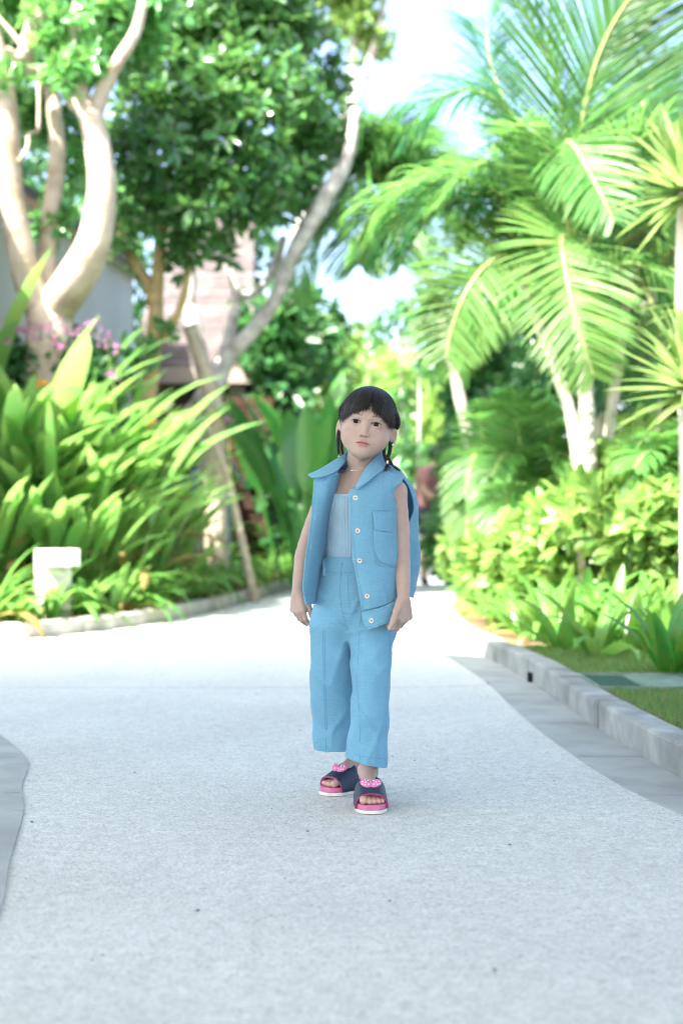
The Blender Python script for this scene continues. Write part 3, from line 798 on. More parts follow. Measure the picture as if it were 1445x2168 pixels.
# ---------------------------------------------------------------- hair
def hair_material():
    m = bpy.data.materials.new('hair'); m.use_nodes = True; nt = m.node_tree; N = nt.nodes; L = nt.links
    p = N['Principled BSDF']; p.inputs['Roughness'].default_value = 0.36; p.inputs['Specular IOR Level'].default_value = 0.33
    g = N.new('ShaderNodeNewGeometry'); mx = N.new('ShaderNodeMix'); mx.data_type = 'RGBA'
    mx.inputs['A'].default_value = (0.006, 0.0058, 0.0062, 1); mx.inputs['B'].default_value = (0.013, 0.0115, 0.0115, 1)
    L.new(g.outputs['Random Per Island'], mx.inputs['Factor']); L.new(mx.outputs['Result'], p.inputs['Base Color']); return m
M_HAIR = hair_material()
HC = np.array([0, 6.0, 108.0]); HRAD = np.array([73.0, 84.0, 80.0])
def hair_sdf(P):
    Q = w2h(P); x, y, z = Q.T
    d = ell(Q, HC, HRAD)
    d = smin(d, ell(Q, (0, 26, 92), (66, 62, 62)), 12)
    ln = 96 + (-y) * 0.72 + np.where(y < -35, -0.0 * x, 0)
    cut = (ln - z) * 0.80
    temple = 14 * np.exp(-((np.abs(x) - 62) / 12) ** 2) * (y < -5)       # hair dips at the temples
    d = smax(d, cut - temple * 0.8, 4)
    d = d + 0.7 * np.sin(np.arctan2(x, y + 90) * 70) * np.clip((z - 90) / 40, 0, 1)
    return d * 0.001
hV, hF = sdf_mesh(hair_sdf, (-0.06, 3.52, 0.88), (0.20, 3.86, 1.10), 0.0016)
hair = np_mesh('hair', hV, hF, M_HAIR, person)
rh = random.Random(11)
def on_hair(dirv, off):
    dv = np.asarray(dirv, dtype=float); t = 1.0 / math.sqrt(((dv / HRAD) ** 2).sum()); return HC + dv * t * (1 + off / 75.0)
def strand(mb, A, B, off0, off1, r, n=9, bend=0.0, tail=0.0):
    a = np.asarray(A, float) - HC; b = np.asarray(B, float) - HC
    ra, rb = np.linalg.norm(a), np.linalg.norm(b); pts = []
    ua, ub = a / ra, b / rb; om = math.acos(max(-1, min(1, float(ua @ ub))))
    side = np.cross(ua, ub); side /= max(1e-6, np.linalg.norm(side))
    for i in range(n):
        t = i / (n - 1)
        u = (math.sin((1-t)*om)*ua + math.sin(t*om)*ub) / math.sin(om) if om > 1e-3 else ua
        u = u + side * bend * math.sin(math.pi * t)
        pts.append(h2w(on_hair(u, off0 + (off1 - off0) * t + 1.2 * math.sin(math.pi * t))))
    rad = [r * (0.55 + 0.45 * math.sin(math.pi * min(1, 0.25 + i / (n - 1) * 0.65))) if i < n - 1 else r * 0.12 for i in range(n)]
    mb.tube(pts, rad, 5, cap=False, flat=0.55)
def edge_z(x):    # lower edge of the fringe
    a = abs(x); return 121 - 12 * min(1, a / 34) ** 1.6 - 22 * max(0, (a - 34) / 26) ** 1.2
mb = MB()
for i in range(1250):
    xe = rh.uniform(-64, 64)
    if abs(xe - 4) < 4 and rh.random() < 0.7: continue
    if -14 < xe < 14 and rh.random() < 0.30: continue
    lock = math.sin(xe * 0.9) + 0.7 * math.sin(xe * 2.1 + 1)
    ze = edge_z(xe) + rh.gauss(0, 2.6) - 2.2 * lock
    if rh.random() < 0.15: ze -= rh.uniform(2, 8)
    if rh.random() < 0.25: ze += rh.uniform(3, 14)
    ye = 6 - 83 * math.sqrt(max(0.02, 1 - (xe / 73.0) ** 2 - ((ze - 108) / 78.5) ** 2))
    xs = 6 + xe * 0.22 + rh.gauss(0, 4)
    A = (xs, rh.uniform(-30, 22), 186)
    strand(mb, A, (xe, ye, ze), rh.uniform(0.5, 3.0), rh.uniform(0.2, 3.6), rh.uniform(0.0004, 0.0010), 10, rh.gauss(0, 0.02))
mb.build('fringe', M_HAIR, person)
mb = MB()
for i in range(420):      # top and side hair drawn back towards the braids
    s = rh.choice((-1, 1)); a = rh.uniform(0, 1)
    A = (6 + s * rh.uniform(0, 10), rh.uniform(-20, 60), 186)
    B = (s * rh.uniform(64, 73), rh.uniform(-12, 50) , rh.uniform(84, 118))
    if B[1] < -2 and B[2] < 92: continue
    strand(mb, A, B, rh.uniform(0.3, 2.2), rh.uniform(0.3, 2.0), rh.uniform(0.0008, 0.0015), 9, rh.gauss(0, 0.03))
mb.build('swept_back_hair', M_HAIR, person)
def rope(mb, pts, r, turns, strands=3, n=None):
    """braid: three lobes weaving in a figure of eight along a centre line"""
    C = crom(pts, 14); m = len(C)
    for q in range(strands):
        P = []; R = []
        for i in range(m):
            t = i / (m - 1); tg = nrm(C[min(i+1, m-1)] - C[max(0, i-1)])
            a = nrm(np.cross(tg, (0, 1, 0.01))); b = np.cross(tg, a)
            ph = 2 * math.pi * (turns * t + q / strands)
            P.append(C[i] + a * r * 0.62 * math.sin(ph) + b * r * 0.42 * math.sin(2 * ph)); R.append(r * 0.62 * (1 - 0.25 * t))
        mb.tube(P, R, 6)
def braid(pts, r, turns, tassel=None, bead=None):
    mb = MB(); rope(mb, pts, r, turns)
    if tassel is not None:
        e = np.array(pts[-1]); v = np.array(tassel) - e
        for i in range(14):
            w = np.array([rh.gauss(0, 1), rh.gauss(0, 1), rh.gauss(0, 0.4)]) * 0.0028
            mb.tube([e, e + v * 0.5 + w, e + v * rh.uniform(0.85, 1.05) + w * 1.3], [0.0014, 0.0013, 0.0002], 5)
    o = mb.build('braid', M_HAIR, person)
    if bead is not None:
        b = MB()
        for k_ in range(2):
            c = np.array(pts[-1]) + np.array([0, 0, 0.004 * k_]); 
            b.tube([c + np.array([0, 0, -0.002]), c, c + np.array([0, 0, 0.002])], [0.0026, 0.0034, 0.0026], 8)
        b.build('hair_tie', bead, o)
M_BEAD = mat('clear_elastic', (0.75, 0.72, 0.60), 0.25)
w = lambda px, py, Y: tuple(at(px, py, Y))
braid([h2w((-64, 34, 70)), w(716, 915, 3.70), w(715.5, 940, 3.70), w(717, 966, 3.705)], 0.0039, 6, w(716, 980, 3.71), M_BEAD)
braid([h2w((-58, 38, 66)), w(722.5, 925, 3.715), w(723, 945, 3.72), w(726, 968, 3.72)], 0.0039, 6)
braid([h2w((58, 36, 62)), w(815, 935, 3.70), w(812.5, 958, 3.69), w(815.5, 972, 3.675), w(819.5, 980, 3.665)], 0.0042, 7, w(819, 999, 3.655), M_BEAD)
braid([h2w((64, 34, 68)), w(827, 935, 3.70), w(824, 958, 3.69), w(821, 968, 3.68), w(828, 984, 3.68)], 0.0050, 7, w(847, 998, 3.69))
# coils of hair pinned at the sides of the head
mb = MB(); rope(mb, [h2w((66, -14, 128)), h2w((73, -4, 116)), h2w((76, 6, 104)), h2w((73, 18, 94))], 0.0085, 2.4)
rope(mb, [h2w((-58, -22, 140)), h2w((-70, -8, 126)), h2w((-75, 2, 112)), h2w((-72, 16, 98))], 0.0070, 2.6)
mb.build('side_plait', M_HAIR, person)
# loose wisps
mb = MB()
for pts in ([(60, -30, 150), (80, -20, 122), (92, -16, 90), (90, -18, 55), (76, -24, 20)], [(50, -20, 165), (78, -10, 140), (92, -6, 110), (96, -8, 80), (88, -10, 52)],
            [(62, -10, 150), (84, 0, 120), (98, 0, 96), (100, 0, 78)], [(-40, -20, 168), (-62, -14, 160), (-78, -8, 140), (-84, -4, 116)], [(-20, 0, 184), (-44, 4, 186), (-66, 8, 168)], [(20, -10, 186), (40, -6, 190), (62, -2, 172), (74, 0, 150)], [(-50, 0, 160), (-74, 4, 140), (-82, 6, 120), (-80, 8, 104)]):
    c = crom([h2w(p) for p in pts], 8); mb.tube(c, [0.00030 * (1 - 0.6 * i / len(c)) for i in range(len(c))], 4)
for i in range(70):
    a = rh.uniform(0, 2 * math.pi); e = rh.uniform(0.15, 1.2)
    dv = np.array([math.cos(a) * math.cos(e), math.sin(a) * math.cos(e) + 0.2, math.sin(e)]); t0 = on_hair(dv, 0)
    if t0[2] < 120 or (t0[1] < -55): continue
    tv = nrm(np.cross(dv, (rh.gauss(0, 1), rh.gauss(0, 1), rh.gauss(0, 1)))); 
    mb.tube([h2w(t0), h2w(t0 + tv * 8 + dv * 3), h2w(t0 + tv * 18 + dv * rh.uniform(2, 7))], [0.0002, 0.00018, 0.00008], 4)
mb.build('loose_wisp', M_HAIR, person)
# earrings and necklace
M_SILVER = mat('silver', (0.80, 0.78, 0.76), 0.18, 0.5, 1.0)
for s in (-1, 1):
    mb = MB(); c = h2w((s * 73.0, 2.0, 48)); 
    for k_ in range(1):
        mb.tube([c + np.array([0, -0.004, 0]), c + np.array([0, -0.0055, 0]), c + np.array([0, -0.0068, 0])], [0.0030, 0.0034, 0.0012], 10)
        mb.tube([c + np.array([0, -0.004, -0.007]), c + np.array([0, -0.0058, -0.007])], [0.0016, 0.0013], 8)
    mb.build('earring', M_SILVER, person)
def surf_hit(f, px, py, Y0=3.45, Y1=4.0, n=60):
    Ys = np.linspace(Y0, Y1, n); P = np.array([at(px, py, y) for y in Ys], dtype=np.float32); d = f(P)
    i = int(np.argmax(d < 0)) if (d < 0).any() else int(np.argmin(np.abs(d)))
    if i == 0: return np.array(at(px, py, Ys[0]))
    a, b = Ys[i-1], Ys[i]
    for _ in range(9):
        c = (a + b) / 2
        if float(f(np.array([at(px, py, c)], dtype=np.float32))[0]) < 0: b = c
        else: a = c
    return np.array(at(px, py, b))
pts = [surf_hit(body_sdf, px, py) - np.array([0, 0.0012, 0]) for px, py in crom([(728, 979), (731, 985), (736, 990), (742, 994), (750, 996.5), (760, 995), (770, 991), (776, 987), (786, 979)], 3)]
mb = MB(); mb.tube(pts, 0.00055, 6); nk = mb.build('necklace', M_SILVER, person)
mb = MB(); c = surf_hit(body_sdf, 746, 996) - np.array([0, 0.002, 0])
mb.tube([c + np.array([-0.006, 0, 0.001]), c + np.array([-0.003, -0.001, -0.0005]), c + np.array([0.002, -0.001, -0.001]), c + np.array([0.006, 0, 0.0005])], [0.0006, 0.0017, 0.0012, 0.0006], 8)
mb.build('pendant', M_SILVER, nk)
# ------------------------------------------------------------------ clothing
def linen(name, col, slub=0.12, bump=0.3, sx=260, sz=260):
    m = bpy.data.materials.new(name); m.use_nodes = True; nt = m.node_tree; N = nt.nodes; L = nt.links; MATS[name] = m
    p = N['Principled BSDF']; p.inputs['Roughness'].default_value = 0.85; p.inputs['Specular IOR Level'].default_value = 0.2
    p.inputs['Sheen Weight'].default_value = 0.15; p.inputs['Sheen Roughness'].default_value = 0.5
    tc = N.new('ShaderNodeTexCoord'); outs = []
    for s in ((sx * 0.12, sx * 0.12, sz), (sx, sx, sz * 0.10)):
        mp = N.new('ShaderNodeMapping'); mp.inputs['Scale'].default_value = s; L.new(tc.outputs['Object'], mp.inputs['Vector'])
        nz = N.new('ShaderNodeTexNoise'); nz.inputs['Scale'].default_value = 1.9; nz.inputs['Detail'].default_value = 3; L.new(mp.outputs[0], nz.inputs['Vector']); outs.append(nz)
    ad = N.new('ShaderNodeMath'); ad.operation = 'ADD'; L.new(outs[0].outputs['Fac'], ad.inputs[0]); L.new(outs[1].outputs['Fac'], ad.inputs[1])
    mr = N.new('ShaderNodeMapRange'); mr.inputs['From Min'].default_value = 0.6; mr.inputs['From Max'].default_value = 1.4
    mr.inputs['To Min'].default_value = 1 - slub; mr.inputs['To Max'].default_value = 1 + slub; L.new(ad.outputs[0], mr.inputs['Value'])
    n2 = N.new('ShaderNodeTexNoise'); n2.inputs['Scale'].default_value = 14; n2.inputs['Detail'].default_value = 3; L.new(tc.outputs['Object'], n2.inputs['Vector'])
    m2 = N.new('ShaderNodeMapRange'); m2.inputs['From Min'].default_value = 0.3; m2.inputs['From Max'].default_value = 0.7; m2.inputs['To Min'].default_value = 0.93; m2.inputs['To Max'].default_value = 1.06
    L.new(n2.outputs['Fac'], m2.inputs['Value'])
    ml = N.new('ShaderNodeMath'); ml.operation = 'MULTIPLY'; L.new(mr.outputs[0], ml.inputs[0]); L.new(m2.outputs[0], ml.inputs[1])
    vm = N.new('ShaderNodeVectorMath'); vm.operation = 'SCALE'; vm.inputs[0].default_value = col; L.new(ml.outputs[0], vm.inputs['Scale'])
    L.new(vm.outputs[0], p.inputs['Base Color'])
    bp = N.new('ShaderNodeBump'); bp.inputs['Strength'].default_value = bump; bp.inputs['Distance'].default_value = 0.001
    L.new(ad.outputs[0], bp.inputs['Height']); L.new(bp.outputs['Normal'], p.inputs['Normal'])
    tr = N.new('ShaderNodeBsdfTranslucent'); L.new(vm.outputs[0], tr.inputs['Color']); ms = N.new('ShaderNodeMixShader'); ms.inputs[0].default_value = 0.24
    L.new(p.outputs[0], ms.inputs[1]); L.new(tr.outputs[0], ms.inputs[2]); L.new(ms.outputs[0], N['Material Output'].inputs['Surface'])
    return m
M_LINEN = linen('sky_blue_linen', (0.172, 0.402, 0.555))
M_SEAM = mat('blue_thread', (0.125, 0.295, 0.415), 0.8, 0.2)
M_THREAD = mat('pale_blue_thread', (0.30, 0.55, 0.74), 0.8, 0.2)
M_RIB = linen('grey_rib_knit', (0.355, 0.54, 0.66), 0.05, 0.15)
MPP = lambda Y: Y / FPX
def zpx(py, Y): return CAM_H - (py - HY) * Y / FPX
def xpx(px, Y): return (px - CX) * Y / FPX

def stack_rows(rows, ry):
    out = []
    for i, (py, a, b, Y) in enumerate(rows):
        r = ry[i] if hasattr(ry, '__len__') else ry
        out.append((zpx(py, Y), xpx((a + b) / 2, Y), Y, (b - a) / 2 * MPP(Y), r))
    return out
LEG_L = stack_rows([(1270, 745, 834, 3.695), (1310, 741, 836, 3.69), (1350, 739, 834, 3.68), (1400, 742, 829, 3.667), (1450, 744, 826, 3.655), (1500, 744, 824, 3.645), (1550, 739, 822, 3.64), (1600, 730, 819.5, 3.635), (1640, 727, 818, 3.632)],
                   [0.068, 0.068, 0.066, 0.062, 0.058, 0.057, 0.058, 0.061, 0.062])
LEG_R = stack_rows([(1270, 668, 752, 3.710), (1310, 661, 752, 3.712), (1350, 659, 750, 3.720), (1400, 657, 752, 3.738), (1450, 656, 754, 3.758), (1500, 658, 755, 3.778), (1550, 661, 754, 3.795), (1590, 663, 750, 3.803), (1630, 664, 748, 3.805)],
                   [0.068, 0.068, 0.066, 0.063, 0.060, 0.059, 0.060, 0.062, 0.063])
HIP = stack_rows([(1170, 686, 828, 3.715), (1190, 685, 829, 3.715), (1215, 678, 832, 3.715), (1250, 669, 835, 3.712), (1290, 663, 836, 3.708), (1330, 664, 834, 3.705), (1370, 690, 810, 3.715)], [0.074, 0.075, 0.078, 0.080, 0.074, 0.056, 0.03])
RIDGES = [((744, 1478), (792, 1545), 9, 3.2), ((734, 1568), (778, 1500), 10, 2.6), ((806, 1530), (770, 1612), 9, 2.6), ((745, 1405), (800, 1425), 12, 2.2), ((786, 1440), (822, 1400), 9, 2.0),
          ((738, 1340), (700, 1452), 12, 3.0), ((660, 1430), (728, 1480), 12, 2.4), ((742, 1500), (694, 1570), 10, 2.6), ((737, 1338), (690, 1300), 9, 2.8), ((739, 1338), (795, 1322), 9, 2.6), ((742, 1300), (760, 1262), 8, 2.2),
          ((672, 1255), (708, 1290), 9, 2.0), ((790, 1600), (800, 1545), 7, 2.0), ((700, 1590), (706, 1530), 8, 1.6), ((820, 1350), (790, 1390), 9, 2.0)]
RSEG = []
for (a, b, w_, A_) in RIDGES:
    pa, pb = at(*a, 3.66), at(*b, 3.66); RSEG.append((pa.x, pa.z, pb.x, pb.z, w_ * 0.00088, A_ * 0.0015))
def trouser_sdf(P):
    x, z = P[:, 0], P[:, 2]
    wob = 0.0018 * np.sin(x * 60 + z * 22 + 1.0) * np.sin(z * 31 + x * 17) + 0.0012 * np.sin(z * 75 + x * 40)
    dl = zstack(P, LEG_L); dr = zstack(P, LEG_R)
    hl = 0.112 - 0.27 * (x - 0.063); hr = 0.1185 + 0.0 * x
    def leg(d, hem, zt):
        d = d - wob * np.clip((zt - z) * 6, 0, 1) + 0.35 * np.maximum(z - 0.455, 0)
        body = np.maximum(d, hem - z)
        inner = np.maximum(d + 0.0042, -(z - hem) - 0.02); inner = np.maximum(d + 0.0042, (z - hem) - 0.07)
        e = np.maximum(body, -inner)
        return np.maximum(e, z - zt)
    L_ = leg(dl, hl, 0.56); R_ = leg(dr, hr, 0.56)
    H_ = np.maximum(np.maximum(zstack(P, HIP), z - 0.632), 0.43 - z)
    # saddle between the legs
    d = smin(smin(L_, H_, 0.03), smin(R_, H_, 0.03), 0.004)
    front = P[:, 1] < 3.78
    for (ax, az, bx, bz, w_, A_) in RSEG:
        ux, uz = bx - ax, bz - az; l2 = ux*ux + uz*uz
        t = np.clip(((x - ax) * ux + (z - az) * uz) / l2, 0, 1)
        q = ((x - ax - t*ux)**2 + (z - az - t*uz)**2) / (w_*w_)
        d = d - np.where(front, A_ * np.exp(-q) * (0.35 + 0.65 * np.sin(np.pi * np.clip(t, 0.05, 0.95))), 0)
    return d
tV, tF = sdf_mesh(trouser_sdf, (-0.12, 3.54, 0.075), (0.18, 3.92, 0.645), 0.0022, 6, 1.5)
trousers = np_mesh('trousers', tV, tF, M_LINEN, person)
def draw_line(name, f, pix, r, matl, parent, push=0.0004, n=5):
    pts = [surf_hit(f, px, py) for px, py in crom(pix, n)]
    pts = [p - nrm((0, 1, 0)) * push for p in pts]
    mb = MB(); mb.tube(pts, r, 5); return mb.build(name, matl, parent)
for pix in ([(683, 1322), (684, 1400), (686, 1480), (688.5, 1545), (689.5, 1587)], [(686.5, 1322), (687.5, 1400), (689.5, 1480), (692, 1545), (693, 1587)],
            [(765, 1290), (760, 1350), (756, 1430), (757, 1470), (760, 1505), (761.5, 1560), (761.5, 1608)],
            [(826, 1345), (821, 1420), (817, 1500), (816, 1560), (815, 1618)],
            [(724, 1190), (720, 1230), (720, 1265), (725, 1296), (740, 1299), (757, 1292)], [(737, 1215), (736, 1250), (740, 1290)],
            [(684, 1208), (700, 1211), (720, 1213), (745, 1212)], [(725, 1297), (731, 1318), (736, 1336)]):
    draw_line('seam', trouser_sdf, pix, 0.0006, M_SEAM, trousers, 0.0003)
for pix in ([(664, 1571), (690, 1575), (727, 1578)], [(733, 1588), (775, 1603), (818, 1607)]):
    draw_line('seam', trouser_sdf, pix, 0.0005, M_SEAM, trousers)
mb = MB()      # belt loop
for a, b in (((682.5, 1187), (683.5, 1219)), ((690.5, 1187), (691.0, 1219))): pass
pts = [surf_hit(trouser_sdf, 686.5, y) - np.array([0, 0.0045 if 1188 < y < 1217 else 0.001, 0]) for y in (1184, 1189, 1197, 1207, 1216, 1220)]
vs = []; fs = []
for p in pts:
    for dx in (-0.0052, 0.0052): vs.append(p + np.array([dx, 0, 0]))
fs = [(2*i, 2*i+1, 2*i+3, 2*i+2) for i in range(len(pts)-1)]
mb.add(vs, fs); lo_ = mb.build('belt_loop', M_LINEN, trousers); md = lo_.modifiers.new('thick', 'SOLIDIFY'); md.thickness = 0.002

# tank top: ribbed tube
TT = crom([(0.612, 0.0985, 0.079), (0.64, 0.0965, 0.078), (0.67, 0.0965, 0.0785), (0.70, 0.0985, 0.080), (0.74, 0.102, 0.083), (0.775, 0.104, 0.083), (0.81, 0.100, 0.075), (0.83, 0.095, 0.070)], 4)
NR, NS = 78, 6; na = NR * NS; nz_ = 64; vs = []; fs = []
for j in range(nz_ + 1):
    for i in range(na):
        a = 2 * math.pi * i / na; u, v = math.sin(a), math.cos(a)
        ztop = 0.797 - 0.06 * max(0, abs(u) - 0.45) + (0.004 if v < 0 else 0)
        t = j / nz_; z = 0.617 + (ztop - 0.617) * t
        rx = np.interp(z, TT[:, 0], TT[:, 1]); ry = np.interp(z, TT[:, 0], TT[:, 2])
        ph = (i % NS) / NS; rib = 0.0009 if ph > 0.3 else -0.0024
        band = t > 0.955 or t < 0.10
        if t > 0.955: rib = 0.0012
        if t < 0.10: rib *= 0.9; rib += 0.0004
        if abs(t - 0.10) < 0.012: rib -= 0.0012
        if abs(t - 0.955) < 0.012: rib -= 0.0012
        wv = 0.0012 * math.sin(z * 90 + u * 9) * (1 - t)
        vs.append(bod((rx + rib + wv) * u, 0.004 + (ry + rib + wv) * v, z + 0.002 * math.sin(u * 7)))
fs = [(j*na + i, j*na + (i+1) % na, (j+1)*na + (i+1) % na, (j+1)*na + i) for j in range(nz_) for i in range(na)]
tank = np_mesh('tank_top', vs, fs, M_RIB, person)
md = tank.modifiers.new('thick', 'SOLIDIFY'); md.thickness = 0.0016; md.offset = -1
mb = MB()
for s in (-1, 1):
    mb.tube([bod(s * 0.070, 0.058, 0.797), bod(s * 0.072, 0.045, 0.825), bod(s * 0.072, 0.012, 0.846), bod(s * 0.072, -0.03, 0.838), bod(s * 0.07, -0.065, 0.80)], 0.007, 8, flat=0.25)
mb.build('strap', M_RIB, tank)

# ---------------------------------------------------------------- vest from shaped cloth panels
vest = empty('vest', tuple(BC)); vest.parent = person
VI = Matrix.Translation(-Vector(BC))
def patch_pts(grid, nu=8, nv=8):
    G = np.array([[tuple(at(*c)) for c in row] for row in grid]); R = np.array([crom(r, nu) for r in G])
    return np.array([crom(R[:, i], nv) for i in range(R.shape[1])]).transpose(1, 0, 2)
def cloth(name, S, parent, thick=0.0030, matl=None, wob=0.0, inv=True, offset=0.0, seed=0):
    S = S.copy(); a, b = S.shape[:2]
    if wob:
        for i in range(a):
            for j in range(b):
                p = S[i, j]; S[i, j, 1] += wob * (math.sin(p[0]*70 + p[2]*25 + seed) * math.sin(p[2]*38 + seed*2 + p[0]*20) + 0.5 * math.sin(p[0]*130 - p[2]*60 + seed))
    fs = [(i*b + j, i*b + j + 1, (i+1)*b + j + 1, (i+1)*b + j) for i in range(a-1) for j in range(b-1)]
    o = np_mesh(name, S.reshape(-1, 3), fs, matl or M_LINEN, parent)
    if inv: o.matrix_parent_inverse = VI
    m = o.modifiers.new('thick', 'SOLIDIFY'); m.thickness = thick; m.offset = offset
    bv = o.modifiers.new('soft', 'BEVEL'); bv.width = 0.0008; bv.segments = 2; bv.limit_method = 'ANGLE'
    return o
def surf_of(S):
    P = S.reshape(-1, 3); px = CX + P[:, 0] / P[:, 1] * FPX; py = HY - (P[:, 2] - CAM_H) / P[:, 1] * FPX
    def f(qx, qy, push=0.0):
        d = (px - qx) ** 2 + (py - qy) ** 2; k = np.argsort(d)[:6]; w_ = 1 / (d[k] + 0.3)
        return np.array(at(qx, qy, float((P[k, 1] * w_).sum() / w_.sum()) - push))
    return f
LFG = [
 [(757, 1022, 3.612), (775, 1004, 3.635), (793, 990, 3.66), (815, 985, 3.685), (838, 996, 3.70), (854, 1011, 3.705)],
 [(747, 1034, 3.604), (770, 1024, 3.615), (795, 1012, 3.632), (817, 1008, 3.652), (836, 1013, 3.668), (849, 1020, 3.676)],
 [(738, 1044, 3.598), (764, 1046, 3.598), (790, 1044, 3.606), (812, 1042, 3.620), (825, 1041, 3.634), (832, 1043, 3.648)],
 [(740, 1085, 3.592), (766, 1085, 3.589), (792, 1085, 3.596), (815, 1085, 3.612), (831, 1086, 3.634), (843, 1087, 3.682)],
 [(743, 1130, 3.588), (769, 1130, 3.583), (796, 1131, 3.590), (819, 1131, 3.606), (834, 1131, 3.632), (848, 1131, 3.695)],
 [(748, 1185, 3.586), (773, 1185, 3.580), (800, 1187, 3.587), (823, 1188, 3.603), (838, 1188, 3.630), (854, 1188, 3.705)],
 [(757, 1240, 3.586), (780, 1240, 3.579), (805, 1241, 3.585), (826, 1240, 3.602), (841, 1239, 3.630), (857, 1236, 3.710)],
 [(765, 1291, 3.587), (786, 1287, 3.580), (808, 1282, 3.585), (826, 1276, 3.602), (842, 1268, 3.630), (858, 1260, 3.712)],
]
LF = patch_pts(LFG); cloth('front_panel', LF, vest, wob=0.0011, seed=1); lf = surf_of(LF)
BKG = []
c0 = [(852, 1011, 3.700), (864, 1030, 3.73), (873, 1056, 3.748), (875, 1080, 3.75), (868, 1100, 3.742), (860, 1132, 3.722), (858, 1188, 3.722), (859, 1262, 3.726)]
c1 = [(855, 1008, 3.735), (871, 1028, 3.765), (881, 1056, 3.785), (884, 1084, 3.79), (884, 1110, 3.785), (885, 1140, 3.78), (887, 1190, 3.785), (873, 1266, 3.78)]
c2 = [(835, 992, 3.77), (845, 1025, 3.815), (858, 1056, 3.835), (864, 1084, 3.84), (866, 1112, 3.842), (868, 1140, 3.845), (872, 1190, 3.85), (862, 1264, 3.84)]
c3 = [(770, 978, 3.79), (770, 1022, 3.84), (770, 1056, 3.86), (770, 1084, 3.865), (770, 1112, 3.868), (770, 1140, 3.87), (770, 1190, 3.875), (770, 1262, 3.865)]
c4 = [(705, 990, 3.78), (695, 1022, 3.83), (685, 1056, 3.85), (682, 1084, 3.855), (680, 1112, 3.858), (678, 1140, 3.86), (676, 1190, 3.865), (674, 1260, 3.85)]
c5 = [(690, 1000, 3.765), (682, 1030, 3.79), (676, 1060, 3.80), (676, 1090, 3.80), (678, 1118, 3.79), (676, 1146, 3.78), (674, 1192, 3.77), (676, 1262, 3.76)]
BKG = [list(r) for r in zip(c0, c1, c2, c3, c4, c5)]
BK = patch_pts(BKG); cloth('back_panel', BK, vest, wob=0.0012, seed=4)
# yoke across the shoulders
YK = patch_pts([[(793, 990, 3.662), (815, 985, 3.687), (838, 996, 3.702), (853, 1011, 3.702)], [(796, 978, 3.70), (815, 977, 3.72), (838, 988, 3.735), (855, 1007, 3.735)], [(785, 972, 3.745), (800, 976, 3.77), (820, 984, 3.79), (840, 1000, 3.80)]])
cloth('yoke', YK, vest)
YR = patch_pts([[(712, 1001, 3.645), (695, 1008, 3.65), (680, 1012, 3.655), (668, 1014, 3.66)], [(726, 980, 3.70), (708, 988, 3.71), (690, 998, 3.715), (676, 1008, 3.72)], [(738, 972, 3.75), (720, 978, 3.77), (702, 988, 3.78), (690, 1000, 3.785)]])
cloth('yoke', YR, vest)
RFG = [
 [(664, 1015, 3.640), (680, 1012, 3.634), (697, 1006, 3.634), (713, 1000, 3.645)],
 [(661, 1060, 3.622), (675, 1060, 3.624), (690, 1058, 3.636), (704, 1054, 3.668)],
 [(655, 1118, 3.610), (667, 1119, 3.617), (680, 1119, 3.636), (692, 1119, 3.686)],
 [(646, 1185, 3.600), (657, 1186, 3.612), (670, 1185, 3.640), (684, 1184, 3.706)],
 [(641, 1245, 3.598), (650, 1246, 3.612), (661, 1246, 3.645), (676, 1244, 3.715)],
 [(648, 1282, 3.604), (654, 1281, 3.618), (661, 1279, 3.650), (672, 1276, 3.715)],
]
RF = patch_pts(RFG); cloth('open_front_panel', RF, vest, wob=0.0012, seed=7); rf = surf_of(RF)
RS = patch_pts([[(713, 1000, 3.645), (716, 1003, 3.70), (690, 1000, 3.765)], [(704, 1054, 3.668), (712, 1056, 3.72), (678, 1056, 3.80)], [(692, 1119, 3.686), (702, 1119, 3.74), (678, 1119, 3.79)], [(684, 1184, 3.706), (690, 1184, 3.75), (674, 1190, 3.77)], [(676, 1244, 3.715), (682, 1244, 3.74), (675, 1244, 3.765)], [(672, 1276, 3.715), (676, 1270, 3.74), (676, 1262, 3.76)]])
cloth('side_panel', RS, vest)
# collar: two falling points joined by a stand behind the neck
CLG = [[(805, 956, 3.728), (797, 964, 3.700), (786, 977, 3.672), (774, 991, 3.640), (763, 1010, 3.612), (753, 1030, 3.594)],
       [(814, 966, 3.728), (806, 976, 3.690), (795, 987, 3.655), (783, 1001, 3.622), (768, 1018, 3.600), (754, 1034, 3.590)],
       [(821, 979, 3.722), (816, 988, 3.684), (807, 998, 3.648), (795, 1006, 3.620), (775, 1023, 3.597), (755, 1037, 3.588)]]
CL = patch_pts(CLG); cloth('collar', CL, vest, 0.0042); cl = surf_of(CL)
CRG = [[(733, 956, 3.730), (725, 963, 3.705), (711, 972, 3.680), (692, 984, 3.655), (672, 996, 3.638), (651, 1005, 3.628)],
       [(731, 966, 3.712), (723, 975, 3.686), (709, 985, 3.660), (692, 994, 3.640), (674, 1002, 3.628), (655, 1008, 3.622)],
       [(729, 979, 3.690), (722, 988, 3.664), (712, 998, 3.640), (697, 1005, 3.626), (680, 1010, 3.618), (660, 1012, 3.616)]]
CR = patch_pts(CRG); cloth('collar', CR, vest, 0.0042); crs = surf_of(CR)
CB = patch_pts([[(733, 956, 3.730), (738, 958, 3.775), (770, 962, 3.80), (800, 958, 3.775), (805, 956, 3.728)], [(726, 970, 3.735), (736, 976, 3.79), (770, 980, 3.815), (806, 976, 3.79), (814, 970, 3.735)], [(722, 988, 3.735), (732, 998, 3.80), (770, 1004, 3.83), (808, 996, 3.80), (820, 986, 3.735)]])
cloth('collar_stand', CB, vest, 0.0042)
